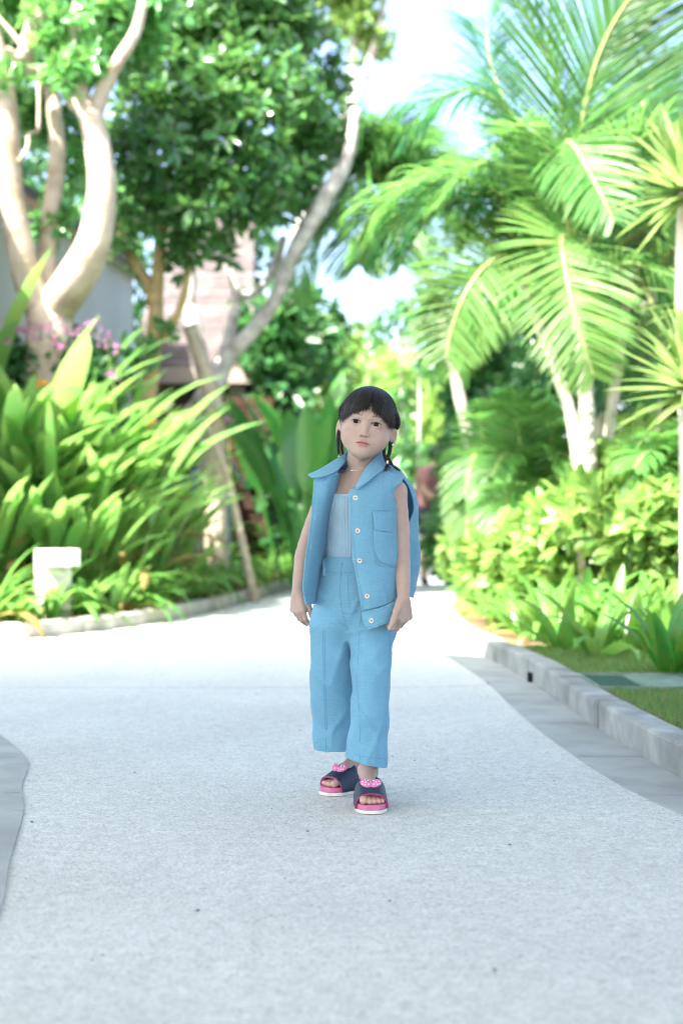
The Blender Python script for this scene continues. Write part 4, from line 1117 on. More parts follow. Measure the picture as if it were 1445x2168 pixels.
# hem tab with its button
TBG = [[(765, 1297, 3.580), (788, 1291, 3.573), (811, 1284, 3.577), (834, 1274, 3.594)], [(769, 1316, 3.579), (791, 1311, 3.571), (813, 1303, 3.575), (835, 1293, 3.592)], [(776, 1333, 3.579), (795, 1328, 3.571), (814, 1321, 3.575), (834, 1312, 3.592)]]
TB = patch_pts(TBG); cloth('hem_band', TB, vest, 0.0036); tb = surf_of(TB)
# chest pocket and flap, lying on the panel
def on_panel(f, quad, push, nu=10, nv=10, bulge=0.0):
    (a, b, c, d) = [np.array(q, float) for q in quad]; S = np.zeros((nv+1, nu+1, 3))
    for j in range(nv+1):
        for i in range(nu+1):
            u, v = i/nu, j/nv; q = (a*(1-u)+b*u)*(1-v) + (d*(1-u)+c*u)*v
            S[j, i] = f(q[0], q[1], push + bulge*math.sin(math.pi*u)*math.sin(math.pi*v))
    return S
PK = on_panel(lf, [(790, 1122), (829, 1122), (834, 1199), (792, 1190)], 0.0042, bulge=0.0025)
# cut the lower inner corner of the pocket at an angle
for j in range(7, 11):
    t = (j - 6) / 4.0
    for i in range(11):
        u = i / 10; x0 = 12.0 * t * (1 - u)
        px_ = CX + PK[j, i, 0] / PK[j, i, 1] * FPX + x0; py_ = HY - (PK[j, i, 2] - CAM_H) / PK[j, i, 1] * FPX
        PK[j, i] = lf(px_, py_, 0.0042 + 0.0025 * math.sin(math.pi * u) * math.sin(math.pi * j / 10))
pk = cloth('pocket', PK, vest, 0.0036)
FL_ = on_panel(lf, [(788.5, 1083), (829, 1083), (830, 1128), (793, 1122)], 0.0078, bulge=0.0016)
fl = cloth('pocket_flap', FL_, vest, 0.0042)
def stitch(f, pix, r=0.00045, matl=M_SEAM, push=0.0021, parent=None, n=5):
    mb = MB(); mb.tube([f(px, py, push) for px, py in crom(pix, n)], r, 5)
    o = mb.build('seam', matl, parent or vest); o.matrix_parent_inverse = VI; return o
stitch(lf, [(742, 1046), (744, 1086), (747, 1131), (752, 1186), (761, 1241), (769, 1291)], 0.00040)
stitch(lf, [(813, 990), (811, 1020), (811, 1050), (811, 1081)], 0.0005)
stitch(lf, [(829, 1018), (828, 1041)], 0.0005); stitch(lf, [(829, 1043), (838, 1033), (847, 1025)], 0.0004)
stitch(lf, [(812, 1198), (814, 1230), (818, 1262), (819, 1280)], 0.0006)
stitch(lf, [(788, 1081.5), (808, 1081), (829, 1082.5)], 0.0006, push=0.003)
stitch(lf, [(791, 1131), (792, 1160), (793, 1186), (802, 1197), (818, 1200), (833, 1201)], 0.0008, push=0.0030)
stitch(lf, [(792, 1122), (793.5, 1124), (811, 1127.5), (830, 1130)], 0.0008, push=0.0045)
stitch(lf, [(765, 1292.5), (788, 1288), (810, 1281.5), (832, 1272)], 0.0007)
stitch(tb, [(772, 1330), (795, 1324), (815, 1317), (833, 1308)], 0.00035, push=0.0024)
stitch(tb, [(769, 1300), (790, 1294.5), (812, 1287.5), (832, 1279)], 0.00035, push=0.0024)
stitch(rf, [(667, 1017), (664, 1061), (658, 1119), (649.5, 1185), (645, 1245), (651, 1280)], 0.0004)
stitch(rf, [(666, 1021), (682, 1018), (698, 1012), (711, 1006)], 0.0005)
stitch(rf, [(644, 1262), (653, 1258), (664, 1254)], 0.0006)
stitch(cl, [(817, 978), (812, 987), (803, 996), (791, 1004), (772, 1020), (757, 1033)], 0.00035, push=0.0026)
stitch(crs, [(727, 980), (720, 987), (710, 995), (696, 1002), (680, 1007), (660, 1009)], 0.00035, push=0.0026)
for (a, b) in (((680, 1025), (678.5, 1034)), ((667, 1092), (665.5, 1101)), ((658.5, 1155), (657, 1165))):
    stitch(rf, [a, ((a[0]+b[0])/2 + 0.8, (a[1]+b[1])/2), b], 0.0008, M_THREAD, push=0.0022)
# buttons
M_BTN = mat('horn_button', (0.60, 0.56, 0.48), 0.3, 0.5, var=0.35, vscale=260)
M_BTND = mat('button_thread', (0.06, 0.055, 0.06), 0.7)
def button(f, px, py, r=0.0066):
    c = f(px, py, 0.0022); e = 3.0
    tx = nrm(f(px + e, py) - f(px - e, py)); tz = nrm(f(px, py - e) - f(px, py + e)); n = nrm(np.cross(tx, tz))
    if n[1] > 0: n = -n
    prof = [(0.0, 0.0012), (0.50, 0.0012), (0.66, 0.0020), (0.86, 0.0024), (1.0, 0.0016), (1.0, 0.0), (0.9, -0.0006)]
    vs = []; k_ = 20
    for (q, h) in prof:
        for i in range(k_):
            a = 2*math.pi*i/k_; vs.append(c + (tx*math.cos(a) + tz*math.sin(a))*q*r + n*h)
    fs = [(j*k_+i, j*k_+(i+1) % k_, (j+1)*k_+(i+1) % k_, (j+1)*k_+i) for j in range(len(prof)-1) for i in range(k_)]
    mb = MB(); mb.add(vs, fs); o = mb.build('button', M_BTN, vest); o.matrix_parent_inverse = VI
    mb = MB()
    for a in (0.7, 2.3):
        q = (tx*math.cos(a) + tz*math.sin(a))*r*0.30
        mb.tube([c + q + n*0.0010, c + q*0.2 + n*0.0019, c - q + n*0.0010], 0.00075, 5)
    t_ = mb.build('button_thread', M_BTND, o)
for (px, py) in ((752, 1054), (757, 1124), (761, 1187), (777, 1262)): button(lf, px, py)
button(tb, 786, 1314)

# ---------------------------------------------------------------- slide sandals
M_SOLEW = mat('white_sole', (0.66, 0.64, 0.60), 0.55, 0.4, var=0.15, vscale=60)
M_PINK = mat('pink_foam', (0.50, 0.135, 0.27), 0.6, 0.4, var=0.10, vscale=40)
M_PINKD = mat('magenta_trim', (0.28, 0.030, 0.13), 0.5, 0.4)
M_NAVY = mat('navy_strap', (0.012, 0.026, 0.052), 0.5, 0.45, var=0.2, vscale=50, bump=0.05, bscale=400)
M_BOW = mat('pink_bow', (0.58, 0.17, 0.36), 0.55, 0.4); M_DOT = mat('white_dot', (0.80, 0.76, 0.78), 0.6, 0.3)
def sole_outline(n=48):
    pts = []
    for i in range(n):
        a = 2*math.pi*i/n; c, s = math.cos(a), math.sin(a)
        L_ = 0.0935; f_ = 0.0935 - L_*(abs(c)**0.6)*(1 if c > 0 else -1)       # f=0 at the toe
        wdt = 0.0345 + 0.0075*math.exp(-((f_-0.045)/0.045)**2) - 0.002*math.exp(-((f_-0.11)/0.03)**2)
        pts.append((f_, (abs(s)**0.55)*(1 if s > 0 else -1)*wdt))
    return pts
for k in 'LR':
    F0, d, m = foot_pts(k)
    T = lambda f, s, z: F0 - d*f + m*s + np.array([0, 0, z])
    slide = empty('slide_sandal', tuple(F0 - d*0.09)); slide.parent = person
    SI = Matrix.Translation(-Vector(F0 - d*0.09))
    def put(mb, name, matl, parent=None, smooth=True, slide=slide, SI=SI):
        parent = parent or slide
        o = mb.build(name, matl, parent, smooth); o.matrix_parent_inverse = SI if parent is slide else Matrix.Identity(4); return o
    out = sole_outline()
    def layer(z0, z1, s0, s1, bev=0.0012):
        mb = MB(); n = len(out); rings = [(z0, s0*0.985), (z0+bev, s0), (z1-bev, s1), (z1, s1*0.985)]; vs = []
        for (z, sc_) in rings:
            for (f_, s_) in out: vs.append(T(0.0935+(f_-0.0935)*sc_, s_*sc_, z))
        fs = [(j*n+i, j*n+(i+1) % n, (j+1)*n+(i+1) % n, (j+1)*n+i) for j in range(3) for i in range(n)]
        fs += [tuple(range(n))[::-1], tuple(3*n+i for i in range(n))]; mb.add(vs, fs); return mb
    put(layer(0.0012, 0.0100, 1.0, 1.0), 'outsole', M_SOLEW, smooth=False)
    put(layer(0.0102, 0.0225, 0.975, 0.955), 'footbed', M_PINK, smooth=False)
    def arch(mb, f0, f1, w0, w1, h0, h1, zb, nn=14, mm=26, thick=0.003, e=2.6):
        vs = []
        for j in range(nn+1):
            t = j/nn; f_ = f0+(f1-f0)*t; w_ = w0+(w1-w0)*t; h = h0+(h1-h0)*t
            for i in range(mm+1):
                a = math.pi*i/mm; c, s_ = math.cos(a), math.sin(a)
                vs.append(T(f_ - 0.006*math.sin(a)*(1-t) , w_*(abs(c)**(2/e))*(1 if c > 0 else -1), zb+(h-zb)*(abs(s_)**(2/e))))
        mb.add(vs, [(j*(mm+1)+i, j*(mm+1)+i+1, (j+1)*(mm+1)+i+1, (j+1)*(mm+1)+i) for j in range(nn) for i in range(mm)])
    mb = MB(); arch(mb, 0.030, 0.092, 0.0398, 0.0405, 0.047, 0.078, 0.010, e=2.7); st = put(mb, 'strap', M_NAVY)
    sm = st.modifiers.new('thick', 'SOLIDIFY'); sm.thickness = 0.0032; sm.offset = 0
    mb = MB(); arch(mb, 0.0305, 0.100, 0.0376, 0.0388, 0.0445, 0.0765, 0.012, e=2.7); li = put(mb, 'lining', M_PINK, st)
    sm = li.modifiers.new('thick', 'SOLIDIFY'); sm.thickness = 0.0012; sm.offset = 0
    mb = MB()      # raised heel cup
    for s_ in (-1, 1):
        mb.add([T(0.086, s_*0.0385, 0.012), T(0.086, s_*0.0382, 0.044), T(0.105, s_*0.0380, 0.040), T(0.125, s_*0.0372, 0.034), T(0.150, s_*0.0355, 0.031), T(0.150, s_*0.0355, 0.012), T(0.125, s_*0.038, 0.012), T(0.105, s_*0.039, 0.012)],
               [(0, 1, 2, 7), (7, 2, 3, 6), (6, 3, 4, 5)])
    hc = put(mb, 'side_wall', M_PINK); sm = hc.modifiers.new('thick', 'SOLIDIFY'); sm.thickness = 0.003; sm.offset = 0
    mb = MB(); pts = []
    for i in range(27):
        a = math.pi*i/26; c, s_ = math.cos(a), math.sin(a); pts.append(T(0.0295 - 0.006*math.sin(a), 0.0398*(abs(c)**0.74)*(1 if c > 0 else -1), 0.010+0.037*(abs(s_)**0.74)))
    mb.tube(pts, 0.0019, 6); put(mb, 'strap_trim', M_PINKD)
    # plain spotted bow on the strap
    mb = MB(); dots = []
    def ball(c, ax, n1=14, n2=9):
        vs = []; 
        for j in range(n2+1):
            th = math.pi*j/n2
            for i in range(n1):
                ph = 2*math.pi*i/n1; vs.append(c + ax[0]*math.sin(th)*math.cos(ph) + ax[1]*math.sin(th)*math.sin(ph) + ax[2]*math.cos(th))
        mb.add(vs, [(j*n1+i, j*n1+(i+1) % n1, (j+1)*n1+(i+1) % n1, (j+1)*n1+i) for j in range(n2) for i in range(n1)])
    up = nrm(d*0.62 + np.array([0, 0, 0.8])); bk = nrm(np.cross(m, up)); bk = bk if np.dot(bk, -d) > 0 else -bk
    c0_ = T(0.058, 0, 0.0660)
    for s_ in (-1, 1): ball(c0_ + m*s_*0.0125 + up*0.001, (m*0.0150 + bk*0.005*s_, bk*0.0125, up*0.0062))
    ball(c0_ + up*0.003, (m*0.0050, bk*0.0065, up*0.0055)); bw = put(mb, 'bow', M_BOW)
    mb = MB()
    for s_ in (-1, 1):
        for (a, b) in ((0.007, 0.006), (0.0145, 0.008), (0.0205, 0.003), (0.0125, 0.000), (0.0065, -0.006), (0.0155, -0.007), (0.0215, -0.005)):
            hgt = 0.0062*math.sqrt(max(0.05, 1-((a-0.0125)/0.0150)**2-(b/0.0125)**2)); ball(c0_ + m*s_*a + bk*b + up*(0.001+hgt), (m*0.0019, bk*0.0019, up*0.0010), 8, 4)
    put(mb, 'bow_spot', M_DOT, bw)
# ------------------------------------------------------------------ plant helpers
RG = random.Random(21); NG = np.random.default_rng(21)
ORD = ['first', 'second', 'third', 'fourth', 'fifth', 'sixth', 'seventh', 'eighth', 'ninth', 'tenth', 'eleventh', 'twelfth', 'thirteenth', 'fourteenth', 'fifteenth', 'sixteenth', 'seventeenth', 'eighteenth', 'nineteenth', 'twentieth',
       'twenty-first', 'twenty-second', 'twenty-third', 'twenty-fourth', 'twenty-fifth', 'twenty-sixth', 'twenty-seventh', 'twenty-eighth', 'twenty-ninth', 'thirtieth', 'thirty-first', 'thirty-second', 'thirty-third', 'thirty-fourth']
M_GINGER = leaf_mat('ginger_leaf', (0.125, 0.280, 0.070), (0.34, 0.60, 0.15), 0.28, 0.44, 0.35, 0.025, 2.0)
M_LILY = leaf_mat('lily_leaf', (0.110, 0.270, 0.055), (0.29, 0.54, 0.11), 0.32, 0.36, 0.30, 0.02, 3.0)
M_PADDLE = leaf_mat('paddle_leaf', (0.055, 0.195, 0.040), (0.15, 0.44, 0.08), 0.30, 0.36, 0.3, 0.02, 1.5)
M_TREE = leaf_mat('glossy_tree_leaf', (0.090, 0.255, 0.075), (0.24, 0.53, 0.12), 0.24, 0.34, 0.45, 0.02, 1.2, 0.7)
M_PALM = leaf_mat('palm_leaf', (0.090, 0.235, 0.060), (0.24, 0.52, 0.12), 0.34, 0.42, 0.30, 0.02, 1.2)
M_PALMD = leaf_mat('deep_palm_leaf', (0.036, 0.150, 0.058), (0.11, 0.40, 0.11), 0.32, 0.36, 0.30, 0.02, 1.2)
M_PALMY = leaf_mat('yellowing_palm_leaf', (0.125, 0.255, 0.065), (0.30, 0.54, 0.14), 0.38, 0.42, 0.25, 0.02, 1.2)
M_DRAC = leaf_mat('sword_leaf', (0.19, 0.31, 0.095), (0.42, 0.58, 0.17), 0.35, 0.35, 0.25, 0.02, 2.0)
M_SHRUB = leaf_mat('lime_shrub_leaf', (0.165, 0.310, 0.070), (0.40, 0.60, 0.15), 0.35, 0.40, 0.32, 0.025, 2.0)
M_DARKBUSH = leaf_mat('deep_bush_leaf', (0.045, 0.150, 0.045), (0.13, 0.36, 0.09), 0.32, 0.34, 0.35, 0.02, 1.0)
M_STALK = mat('green_stalk', (0.17, 0.27, 0.05), 0.5, 0.4, var=0.3, vscale=12)
M_YSTALK = mat('yellow_stalk', (0.30, 0.38, 0.13), 0.45, 0.4, var=0.3, vscale=12)
M_BARK = mat('pale_bark', (0.46, 0.40, 0.32), 0.85, 0.2, var=0.45, vscale=4.5, bump=1.0, bscale=16, var_col=(0.27, 0.22, 0.15), detail=7)
M_BARKG = mat('grey_bark', (0.54, 0.52, 0.49), 0.85, 0.2, var=0.4, vscale=7, bump=0.5, bscale=25, var_col=(0.24, 0.22, 0.20), detail=7)
M_BARKY = mat('ochre_bark', (0.45, 0.35, 0.17), 0.85, 0.2, var=0.4, vscale=7, bump=0.5, bscale=25, detail=7)
M_PTRUNK = mat('ringed_palm_stem', (0.46, 0.45, 0.36), 0.75, 0.3, var=0.35, vscale=9, bump=0.3, bscale=30)
M_TWIG = mat('pale_twig', (0.42, 0.36, 0.28), 0.8, 0.2, var=0.3, vscale=15)

def blade_mesh(name, L, W, base_w, bend, fold, n=9, twist=0.0, petiole=0.0, matl=None, droop_pow=1.6, wide=0.45, wave=0.0):
    """one leaf standing along +z from the origin, arching towards +x, folded along its midrib"""
    vs = []; fs = []; x = z = 0.0
    for i in range(n + 1):
        t = i / n; ang = bend * (t ** droop_pow); ds = L / n
        if i: x += math.sin(ang) * ds; z += math.cos(ang) * ds
        if t < petiole: w = base_w
        else:
            q = (t - petiole) / (1 - petiole)
            w = base_w * (1 - q) + W * (q ** wide) * ((1 - q) ** 0.62) * 1.75
        if i == n: w = W * 0.015
        nx, nz = -math.cos(ang), math.sin(ang); tw = twist * t; wv = wave * math.sin(t * 17)
        for s in (-1, 0, 1):
            lift = fold * abs(s) * w * 0.5 + s * wv * w
            vs.append((x + nx * (-lift) + nx * s * math.sin(tw) * w * 0.5, s * w * 0.5 * math.cos(tw), z + nz * (-lift)))
    for i in range(n):
        for s in (0, 1): a = i * 3 + s; fs.append((a, a + 1, a + 4, a + 3))
    mb = MB(); mb.add(vs, fs); me = mb.mesh(name)
    if matl: me.materials.append(matl)
    return me

def clump(name, loc, meshes, n, tilt, label, cat, group, sc_=(0.8, 1.15), spread=0.05, azr=None, parent_extra=None, seed=None):
    r = random.Random(seed if seed is not None else RG.random())
    root = empty(name, loc); tag(root, label, cat, group)
    for i in range(n):
        me = r.choice(meshes); o = bpy.data.objects.new('leaf', me); COL.objects.link(o); o.parent = root
        az = (2 * math.pi * (i * 0.381966 + r.random() * 0.15)) if azr is None else r.uniform(*azr)
        ti = math.radians(r.uniform(*tilt)) * (0.35 + 0.65 * (i / max(1, n - 1)))
        rr = spread * r.random() ** 0.5
        o.location = (math.cos(az) * rr, math.sin(az) * rr, 0)
        s = r.uniform(*sc_); o.scale = (s, s * r.uniform(0.85, 1.15), s)
        o.rotation_euler = (Matrix.Rotation(az, 3, 'Z') @ Matrix.Rotation(ti, 3, 'Y') @ Matrix.Rotation(r.uniform(-0.5, 0.5), 3, 'Z')).to_euler()
    return root

def rand_rot(n, up=0.0):
    """random rotation matrices; up pulls the leaf faces towards the sky"""
    v = NG.normal(size=(n, 3)); v[:, 2] += up; zc = v / np.linalg.norm(v, axis=1)[:, None]
    a = NG.normal(size=(n, 3)); xc = np.cross(a, zc); xc /= np.linalg.norm(xc, axis=1)[:, None]
    return np.stack([xc, np.cross(zc, xc), zc], -1)
LEAF_T = np.array([(0, 0, 0), (0.5, 0.42, 0.10), (0, 0.5, 0), (-0.5, 0.42, 0.10), (0, 1, -0.08), (0.30, 0.80, 0.05), (-0.30, 0.80, 0.05)])
LEAF_F = np.array([(0, 1, 5, 2), (0, 2, 6, 3), (2, 5, 4, 2), (2, 4, 6, 2)])
LEAF_F = np.array([(0, 1, 2), (0, 2, 3), (1, 5, 2), (2, 6, 3), (5, 4, 2), (2, 4, 6)])
def leaves(name, P, L, W, matl, parent=None, up=0.7, jit=0.3, kind=None):
    n = len(P); R = rand_rot(n, up); s = 1 + jit * NG.uniform(-1, 1, n)
    T = LEAF_T * np.array([W, L, L]); V = np.einsum('nij,kj->nki', R, T) * s[:, None, None] + P[:, None, :]
    F = (LEAF_F[None] + (np.arange(n) * len(LEAF_T))[:, None, None]).reshape(-1, 3)
    o = np_mesh(name, V.reshape(-1, 3), F, matl, parent)
    if kind: o['kind'] = kind
    return o
def blob_points(blobs, clusters, per, cr, shell=0.55, flat=1.0):
    """leaf positions in twig clusters spread through ellipsoids given as (centre, radius)"""
    w = np.array([b[1] ** 2 for b in blobs]); w = w / w.sum(); out = []
    idx = NG.choice(len(blobs), size=clusters, p=w)
    for i in idx:
        c, r = blobs[i]; d = NG.normal(size=3); d /= np.linalg.norm(d); d[2] *= flat
        q = np.array(c) + d * r * (shell + (1 - shell) * NG.random() ** 0.5) * (0.85 + 0.3 * NG.random())
        out.append(q + NG.normal(size=(per, 3)) * cr * np.array([1, 1, 0.7]))
    return np.concatenate(out)
def blob_tips(blobs, n, shell=0.4, upw=0.45):
    """shoot tips through ellipsoids: positions and the directions the shoots point"""
    w = np.array([b[1] ** 2 for b in blobs]); w = w / w.sum(); idx = NG.choice(len(blobs), size=n, p=w)
    C = np.array([b[0] for b in blobs])[idx]; r = np.array([b[1] for b in blobs])[idx]
    d = NG.normal(size=(n, 3)); d /= np.linalg.norm(d, axis=1)[:, None]
    P = C + d * (r * (shell + (1 - shell) * NG.random(n) ** 0.6) * NG.uniform(0.85, 1.12, n))[:, None]
    A = d * 0.75 + np.array([0, 0, upw]) + NG.normal(size=(n, 3)) * 0.28; A /= np.linalg.norm(A, axis=1)[:, None]
    return P, A
def whorls(name, P, A, per, L, W, matl, parent, spread=(35, 100), jit=0.3, stalk=0.25):
    """rosettes of leaves round shoot tips"""
    n = len(P); a = np.cross(A, NG.normal(size=(n, 3))); a /= np.linalg.norm(a, axis=1)[:, None]; b = np.cross(A, a)
    az = (np.arange(per) * 2.39996)[None] + NG.uniform(0, 6.28, (n, 1)) + NG.normal(size=(n, per)) * 0.2
    th = np.radians(NG.uniform(spread[0], spread[1], (n, per)))
    rad = a[:, None] * np.cos(az)[..., None] + b[:, None] * np.sin(az)[..., None]
    Y = A[:, None] * np.cos(th)[..., None] + rad * np.sin(th)[..., None]
    Z = A[:, None] * np.sin(th)[..., None] - rad * np.cos(th)[..., None] + NG.normal(size=(n, per, 3)) * 0.22
    X = np.cross(Y, Z); X /= np.linalg.norm(X, axis=2)[..., None]; Z = np.cross(X, Y)
    R = np.stack([X, Y, Z], -1).reshape(-1, 3, 3); m = n * per
    s = 1 + jit * NG.uniform(-1, 1, m); T = LEAF_T * np.array([W, L, L])
    base = (P[:, None] + Y * (L * stalk) - A[:, None] * (np.arange(per) * L * 0.045)[None, :, None]).reshape(-1, 3)
    V = np.einsum('nij,kj->nki', R, T) * s[:, None, None] + base[:, None]
    F = (LEAF_F[None] + (np.arange(m) * len(LEAF_T))[:, None, None]).reshape(-1, 3)
    return np_mesh(name, V.reshape(-1, 3), F, matl, parent)
def limb(mb, pts, rads, n=10, sub=5, wob=0.0):
    C = crom([tuple(p) + (r,) for p, r in zip([tuple(p) for p in pts], rads)], sub)
    if wob: C[:, :3] += NG.normal(size=(len(C), 3)) * wob
    mb.tube([c[:3] for c in C], [max(0.003, c[3]) for c in C], n)
def rel(o, root):
    o.matrix_parent_inverse = Matrix.Translation(-Vector(root.location)); return o

# ------------------------------------------------------------------ house behind the left bed
M_PLASTER = mat('grey_plaster', (0.55, 0.54, 0.52), 0.9, 0.2, var=0.10, vscale=1.5, bump=0.1, bscale=30, detail=8)
M_SHINGLE = mat('weathered_shingle', (0.19, 0.165, 0.16), 0.85, 0.2, var=0.35, vscale=5, bump=0.3, bscale=30, rnd=0.12, detail=6)
M_FASCIA = mat('fascia_board', (0.30, 0.25, 0.22), 0.7, 0.3, var=0.2, vscale=4)
M_DARKIN = mat('dark_interior_wall', (0.030, 0.020, 0.016), 0.7, 0.3, var=0.4, vscale=6)  # near-black colour painted in for the unlit opening under the eave
M_STONE = mat('rust_stone', (0.062, 0.030, 0.020), 0.85, 0.2, var=0.5, vscale=9, bump=0.4, bscale=25, rnd=0.35, detail=6)
house = empty('house', (-3.0, 17.5, 0)); tag(house, 'low house with grey plaster wall and weathered shingle roof behind the flowering tree', 'house')
def hp(mb, name, matl, smooth=False, parent=None):
    o = mb.build(name, matl, parent or house, smooth); rel(o, house); return o
# long wall running away from the viewer, facing the path
wa, wb = Vector((-2.98, 12.4)), Vector((at(282, 600, 17.0).x, 17.0)); wa = wa - (wb - wa) * 0.9
WH = 3.68; nn_ = Vector((wb.y - wa.y, -(wb.x - wa.x))).normalized() * -0.3
mb = MB(); q = [wa, wb, wb + nn_, wa + nn_]
mb.add([(p.x, p.y, 0) for p in q] + [(p.x, p.y, WH) for p in q], [(0, 1, 5, 4), (1, 2, 6, 5), (2, 3, 7, 6), (3, 0, 4, 7), (4, 5, 6, 7)]); hp(mb, 'wall', M_PLASTER)
# shingle courses: one long board per course, each stepping over the one below
def roof_courses(x0, x1, y0, z0, y1, z1, nc, matl, taper=0.0):
    for i in range(nc):
        t0, t1 = i / nc, (i + 1.25) / nc
        a = (y0 + (y1-y0)*t0, z0 + (z1-z0)*t0); b = (y0 + (y1-y0)*t1, z0 + (z1-z0)*t1); th = 0.07
        xa0, xa1 = x0 + taper*t0*0.3, x1 - taper*t0
        mb = MB(); jx_ = RG.uniform(-0.01, 0.01)
        mb.add([(xa0, a[0], a[1]+jx_), (xa1, a[0], a[1]+jx_), (xa1, b[0], b[1]-0.02), (xa0, b[0], b[1]-0.02), (xa0, a[0]-0.012, a[1]+th+jx_), (xa1, a[0]-0.012, a[1]+th+jx_), (xa1, b[0], b[1]), (xa0, b[0], b[1])],
               [(0, 1, 5, 4), (4, 5, 6, 7), (1, 2, 6, 5), (3, 0, 4, 7), (0, 3, 2, 1)])
        hp(mb, 'shingle_course', matl)
e = at(430, 778, 17.3); rd = at(430, 440, 21.5)
roof_courses(at(275, 700, 17.3).x, at(536, 778, 17.3).x, 17.3, e.z, 21.5, rd.z, 34, M_SHINGLE, 0.25)
for i in range(16):      # roof of the wall wing, rising to the left
    t0, t1 = i / 16, (i + 1.25) / 16; mb = MB(); vs = []
    for (p, yy) in ((wa, -0.2), (wb, 0.25)):
        for (t, dz) in ((t0, 0.0), (t1, -0.02), (t0, 0.04), (t1, 0.0)):
            vs.append((p.x + 0.22 - 3.4 * t, p.y + yy, WH - 0.02 + 1.9 * t + dz))
    mb.add(vs, [(0, 4, 6, 2), (2, 6, 7, 3), (0, 2, 3, 1), (4, 5, 7, 6), (0, 1, 5, 4)]); hp(mb, 'shingle_course', M_SHINGLE)
mb = MB(); mb.box(at(275, 700, 17.25).x, at(536, 778, 17.25).x, 17.18, 17.28, e.z - 0.20, e.z - 0.005); hp(mb, 'fascia', M_FASCIA)
mb = MB(); mb.box(at(281, 700, 17.9).x, at(536, 778, 17.9).x, 17.9, 18.05, 0, e.z + 0.2); hp(mb, 'back_wall', M_DARKIN)
for px in (322, 500): mb = MB(); x = at(px, 800, 17.4).x; mb.box(x-0.09, x+0.09, 17.35, 17.53, 0.0, e.z - 0.21); hp(mb, 'post', M_FASCIA)
# stacked stone pier under the eave, stone by stone
pier = tag(empty('stone_pier', (at(525, 980, 16.9).x, 16.9, 0)), 'rust-brown stacked stone pier beside the paddle-leaved plants', 'stone pier')
xa, xb = at(476, 980, 16.9).x, at(580, 980, 16.9).x; z = 0.0; row = 0
while z < at(525, 850, 16.9).z:
    h = RG.uniform(0.09, 0.13); x = xa - RG.uniform(0, 0.12)
    while x < xb:
        w_ = RG.uniform(0.16, 0.30); mb = MB(); dy = RG.uniform(-0.025, 0.025)
        mb.box(max(x, xa) + 0.006, min(x + w_, xb) - 0.006, 16.9 + dy, 17.15, z + 0.006, z + h - 0.004)
        if min(x + w_, xb) - max(x, xa) > 0.03: rel(mb.build('stone', M_STONE, pier, False), pier)
        x += w_
    z += h; row += 1
# blue drum
M_BLUE = mat('blue_plastic', (0.035, 0.150, 0.50), 0.4, 0.5, var=0.15, vscale=8)
c = at(447, 1050, 15.2); drum = empty('water_drum', (c.x, c.y, 0.08)); tag(drum, 'blue plastic drum behind the stake at the tree foot', 'drum')
def lathe(mb, prof, n=28, c=(0, 0, 0)):
    vs = []
    for r, z in prof:
        for i in range(n): a = 2*math.pi*i/n; vs.append((c[0] + r*math.cos(a), c[1] + r*math.sin(a), c[2] + z))
    fs = [(j*n+i, j*n+(i+1) % n, (j+1)*n+(i+1) % n, (j+1)*n+i) for j in range(len(prof)-1) for i in range(n)] + [tuple(range(n))[::-1], tuple((len(prof)-1)*n+i for i in range(n))]
    mb.add(vs, fs)
mb = MB(); lathe(mb, [(0.19, 0), (0.205, 0.03), (0.205, 0.38), (0.216, 0.40), (0.216, 0.43), (0.205, 0.45), (0.205, 0.80), (0.216, 0.82), (0.216, 0.85), (0.205, 0.87), (0.20, 1.12), (0.185, 1.17)]); mb.build('body', M_BLUE, drum)
mb = MB(); lathe(mb, [(0.197, 1.165), (0.212, 1.172), (0.212, 1.205), (0.19, 1.215), (0.05, 1.215)]); mb.build('lid', M_BLUE, drum)

# ------------------------------------------------------------------ pale-barked tree at the left edge
def tree(name, loc, label, matl):
    t = empty(name, loc); tag(t, label, 'tree', None); return t
ta = tree('frangipani_tree', tuple(at(110, 700, 11.5).xy) + (0.08,), 'many-stemmed pale-barked tree with smooth limbs beside the grey wall', M_BARK)
Y = 11.5
base = Vector((at(112, 700, Y).x, Y, 0.05)); fork = at(108, 640, Y)
mb = MB(); limb(mb, [base, at(104, 880, Y), fork], [0.24, 0.20, 0.19], 14)
limb(mb, [at(100, 690, Y), at(62, 600, Y-0.1), at(38, 500, Y-0.2), at(20, 370, Y-0.25), at(14, 240, Y-0.3), at(-5, 120, Y-0.3), at(-40, 0, Y-0.3)], [0.13, 0.115, 0.11, 0.10, 0.095, 0.08, 0.06], 12)
limb(mb, [at(104, 670, Y), at(98, 580, Y+0.1), at(105, 470, Y+0.1), at(122, 330, Y+0.1), at(112, 210, Y+0.15), at(100, 165, Y+0.15)], [0.10, 0.085, 0.075, 0.068, 0.062, 0.06], 12)
limb(mb, [at(112, 660, Y), at(160, 590, Y-0.2), at(200, 510, Y-0.3), at(216, 400, Y-0.35), at(205, 300, Y-0.35), at(188, 235, Y-0.35), at(160, 215, Y-0.3), at(140, 180, Y-0.2)], [0.16, 0.155, 0.135, 0.115, 0.105, 0.095, 0.075, 0.06], 14)
limb(mb, [at(195, 250, Y-0.35), at(225, 175, Y-0.35), at(250, 130, Y-0.4), at(290, 60, Y-0.4), at(310, -40, Y-0.4)], [0.075, 0.06, 0.052, 0.045, 0.03], 10)
limb(mb, [at(178, 215, Y-0.35), at(165, 140, Y-0.3), at(150, 60, Y-0.3), at(180, -40, Y-0.3)], [0.06, 0.05, 0.045, 0.03], 10)
limb(mb, [at(108, 175, Y+0.15), at(60, 140, Y), at(0, 105, Y), at(-60, 90, Y)], [0.07, 0.062, 0.055, 0.05], 10)
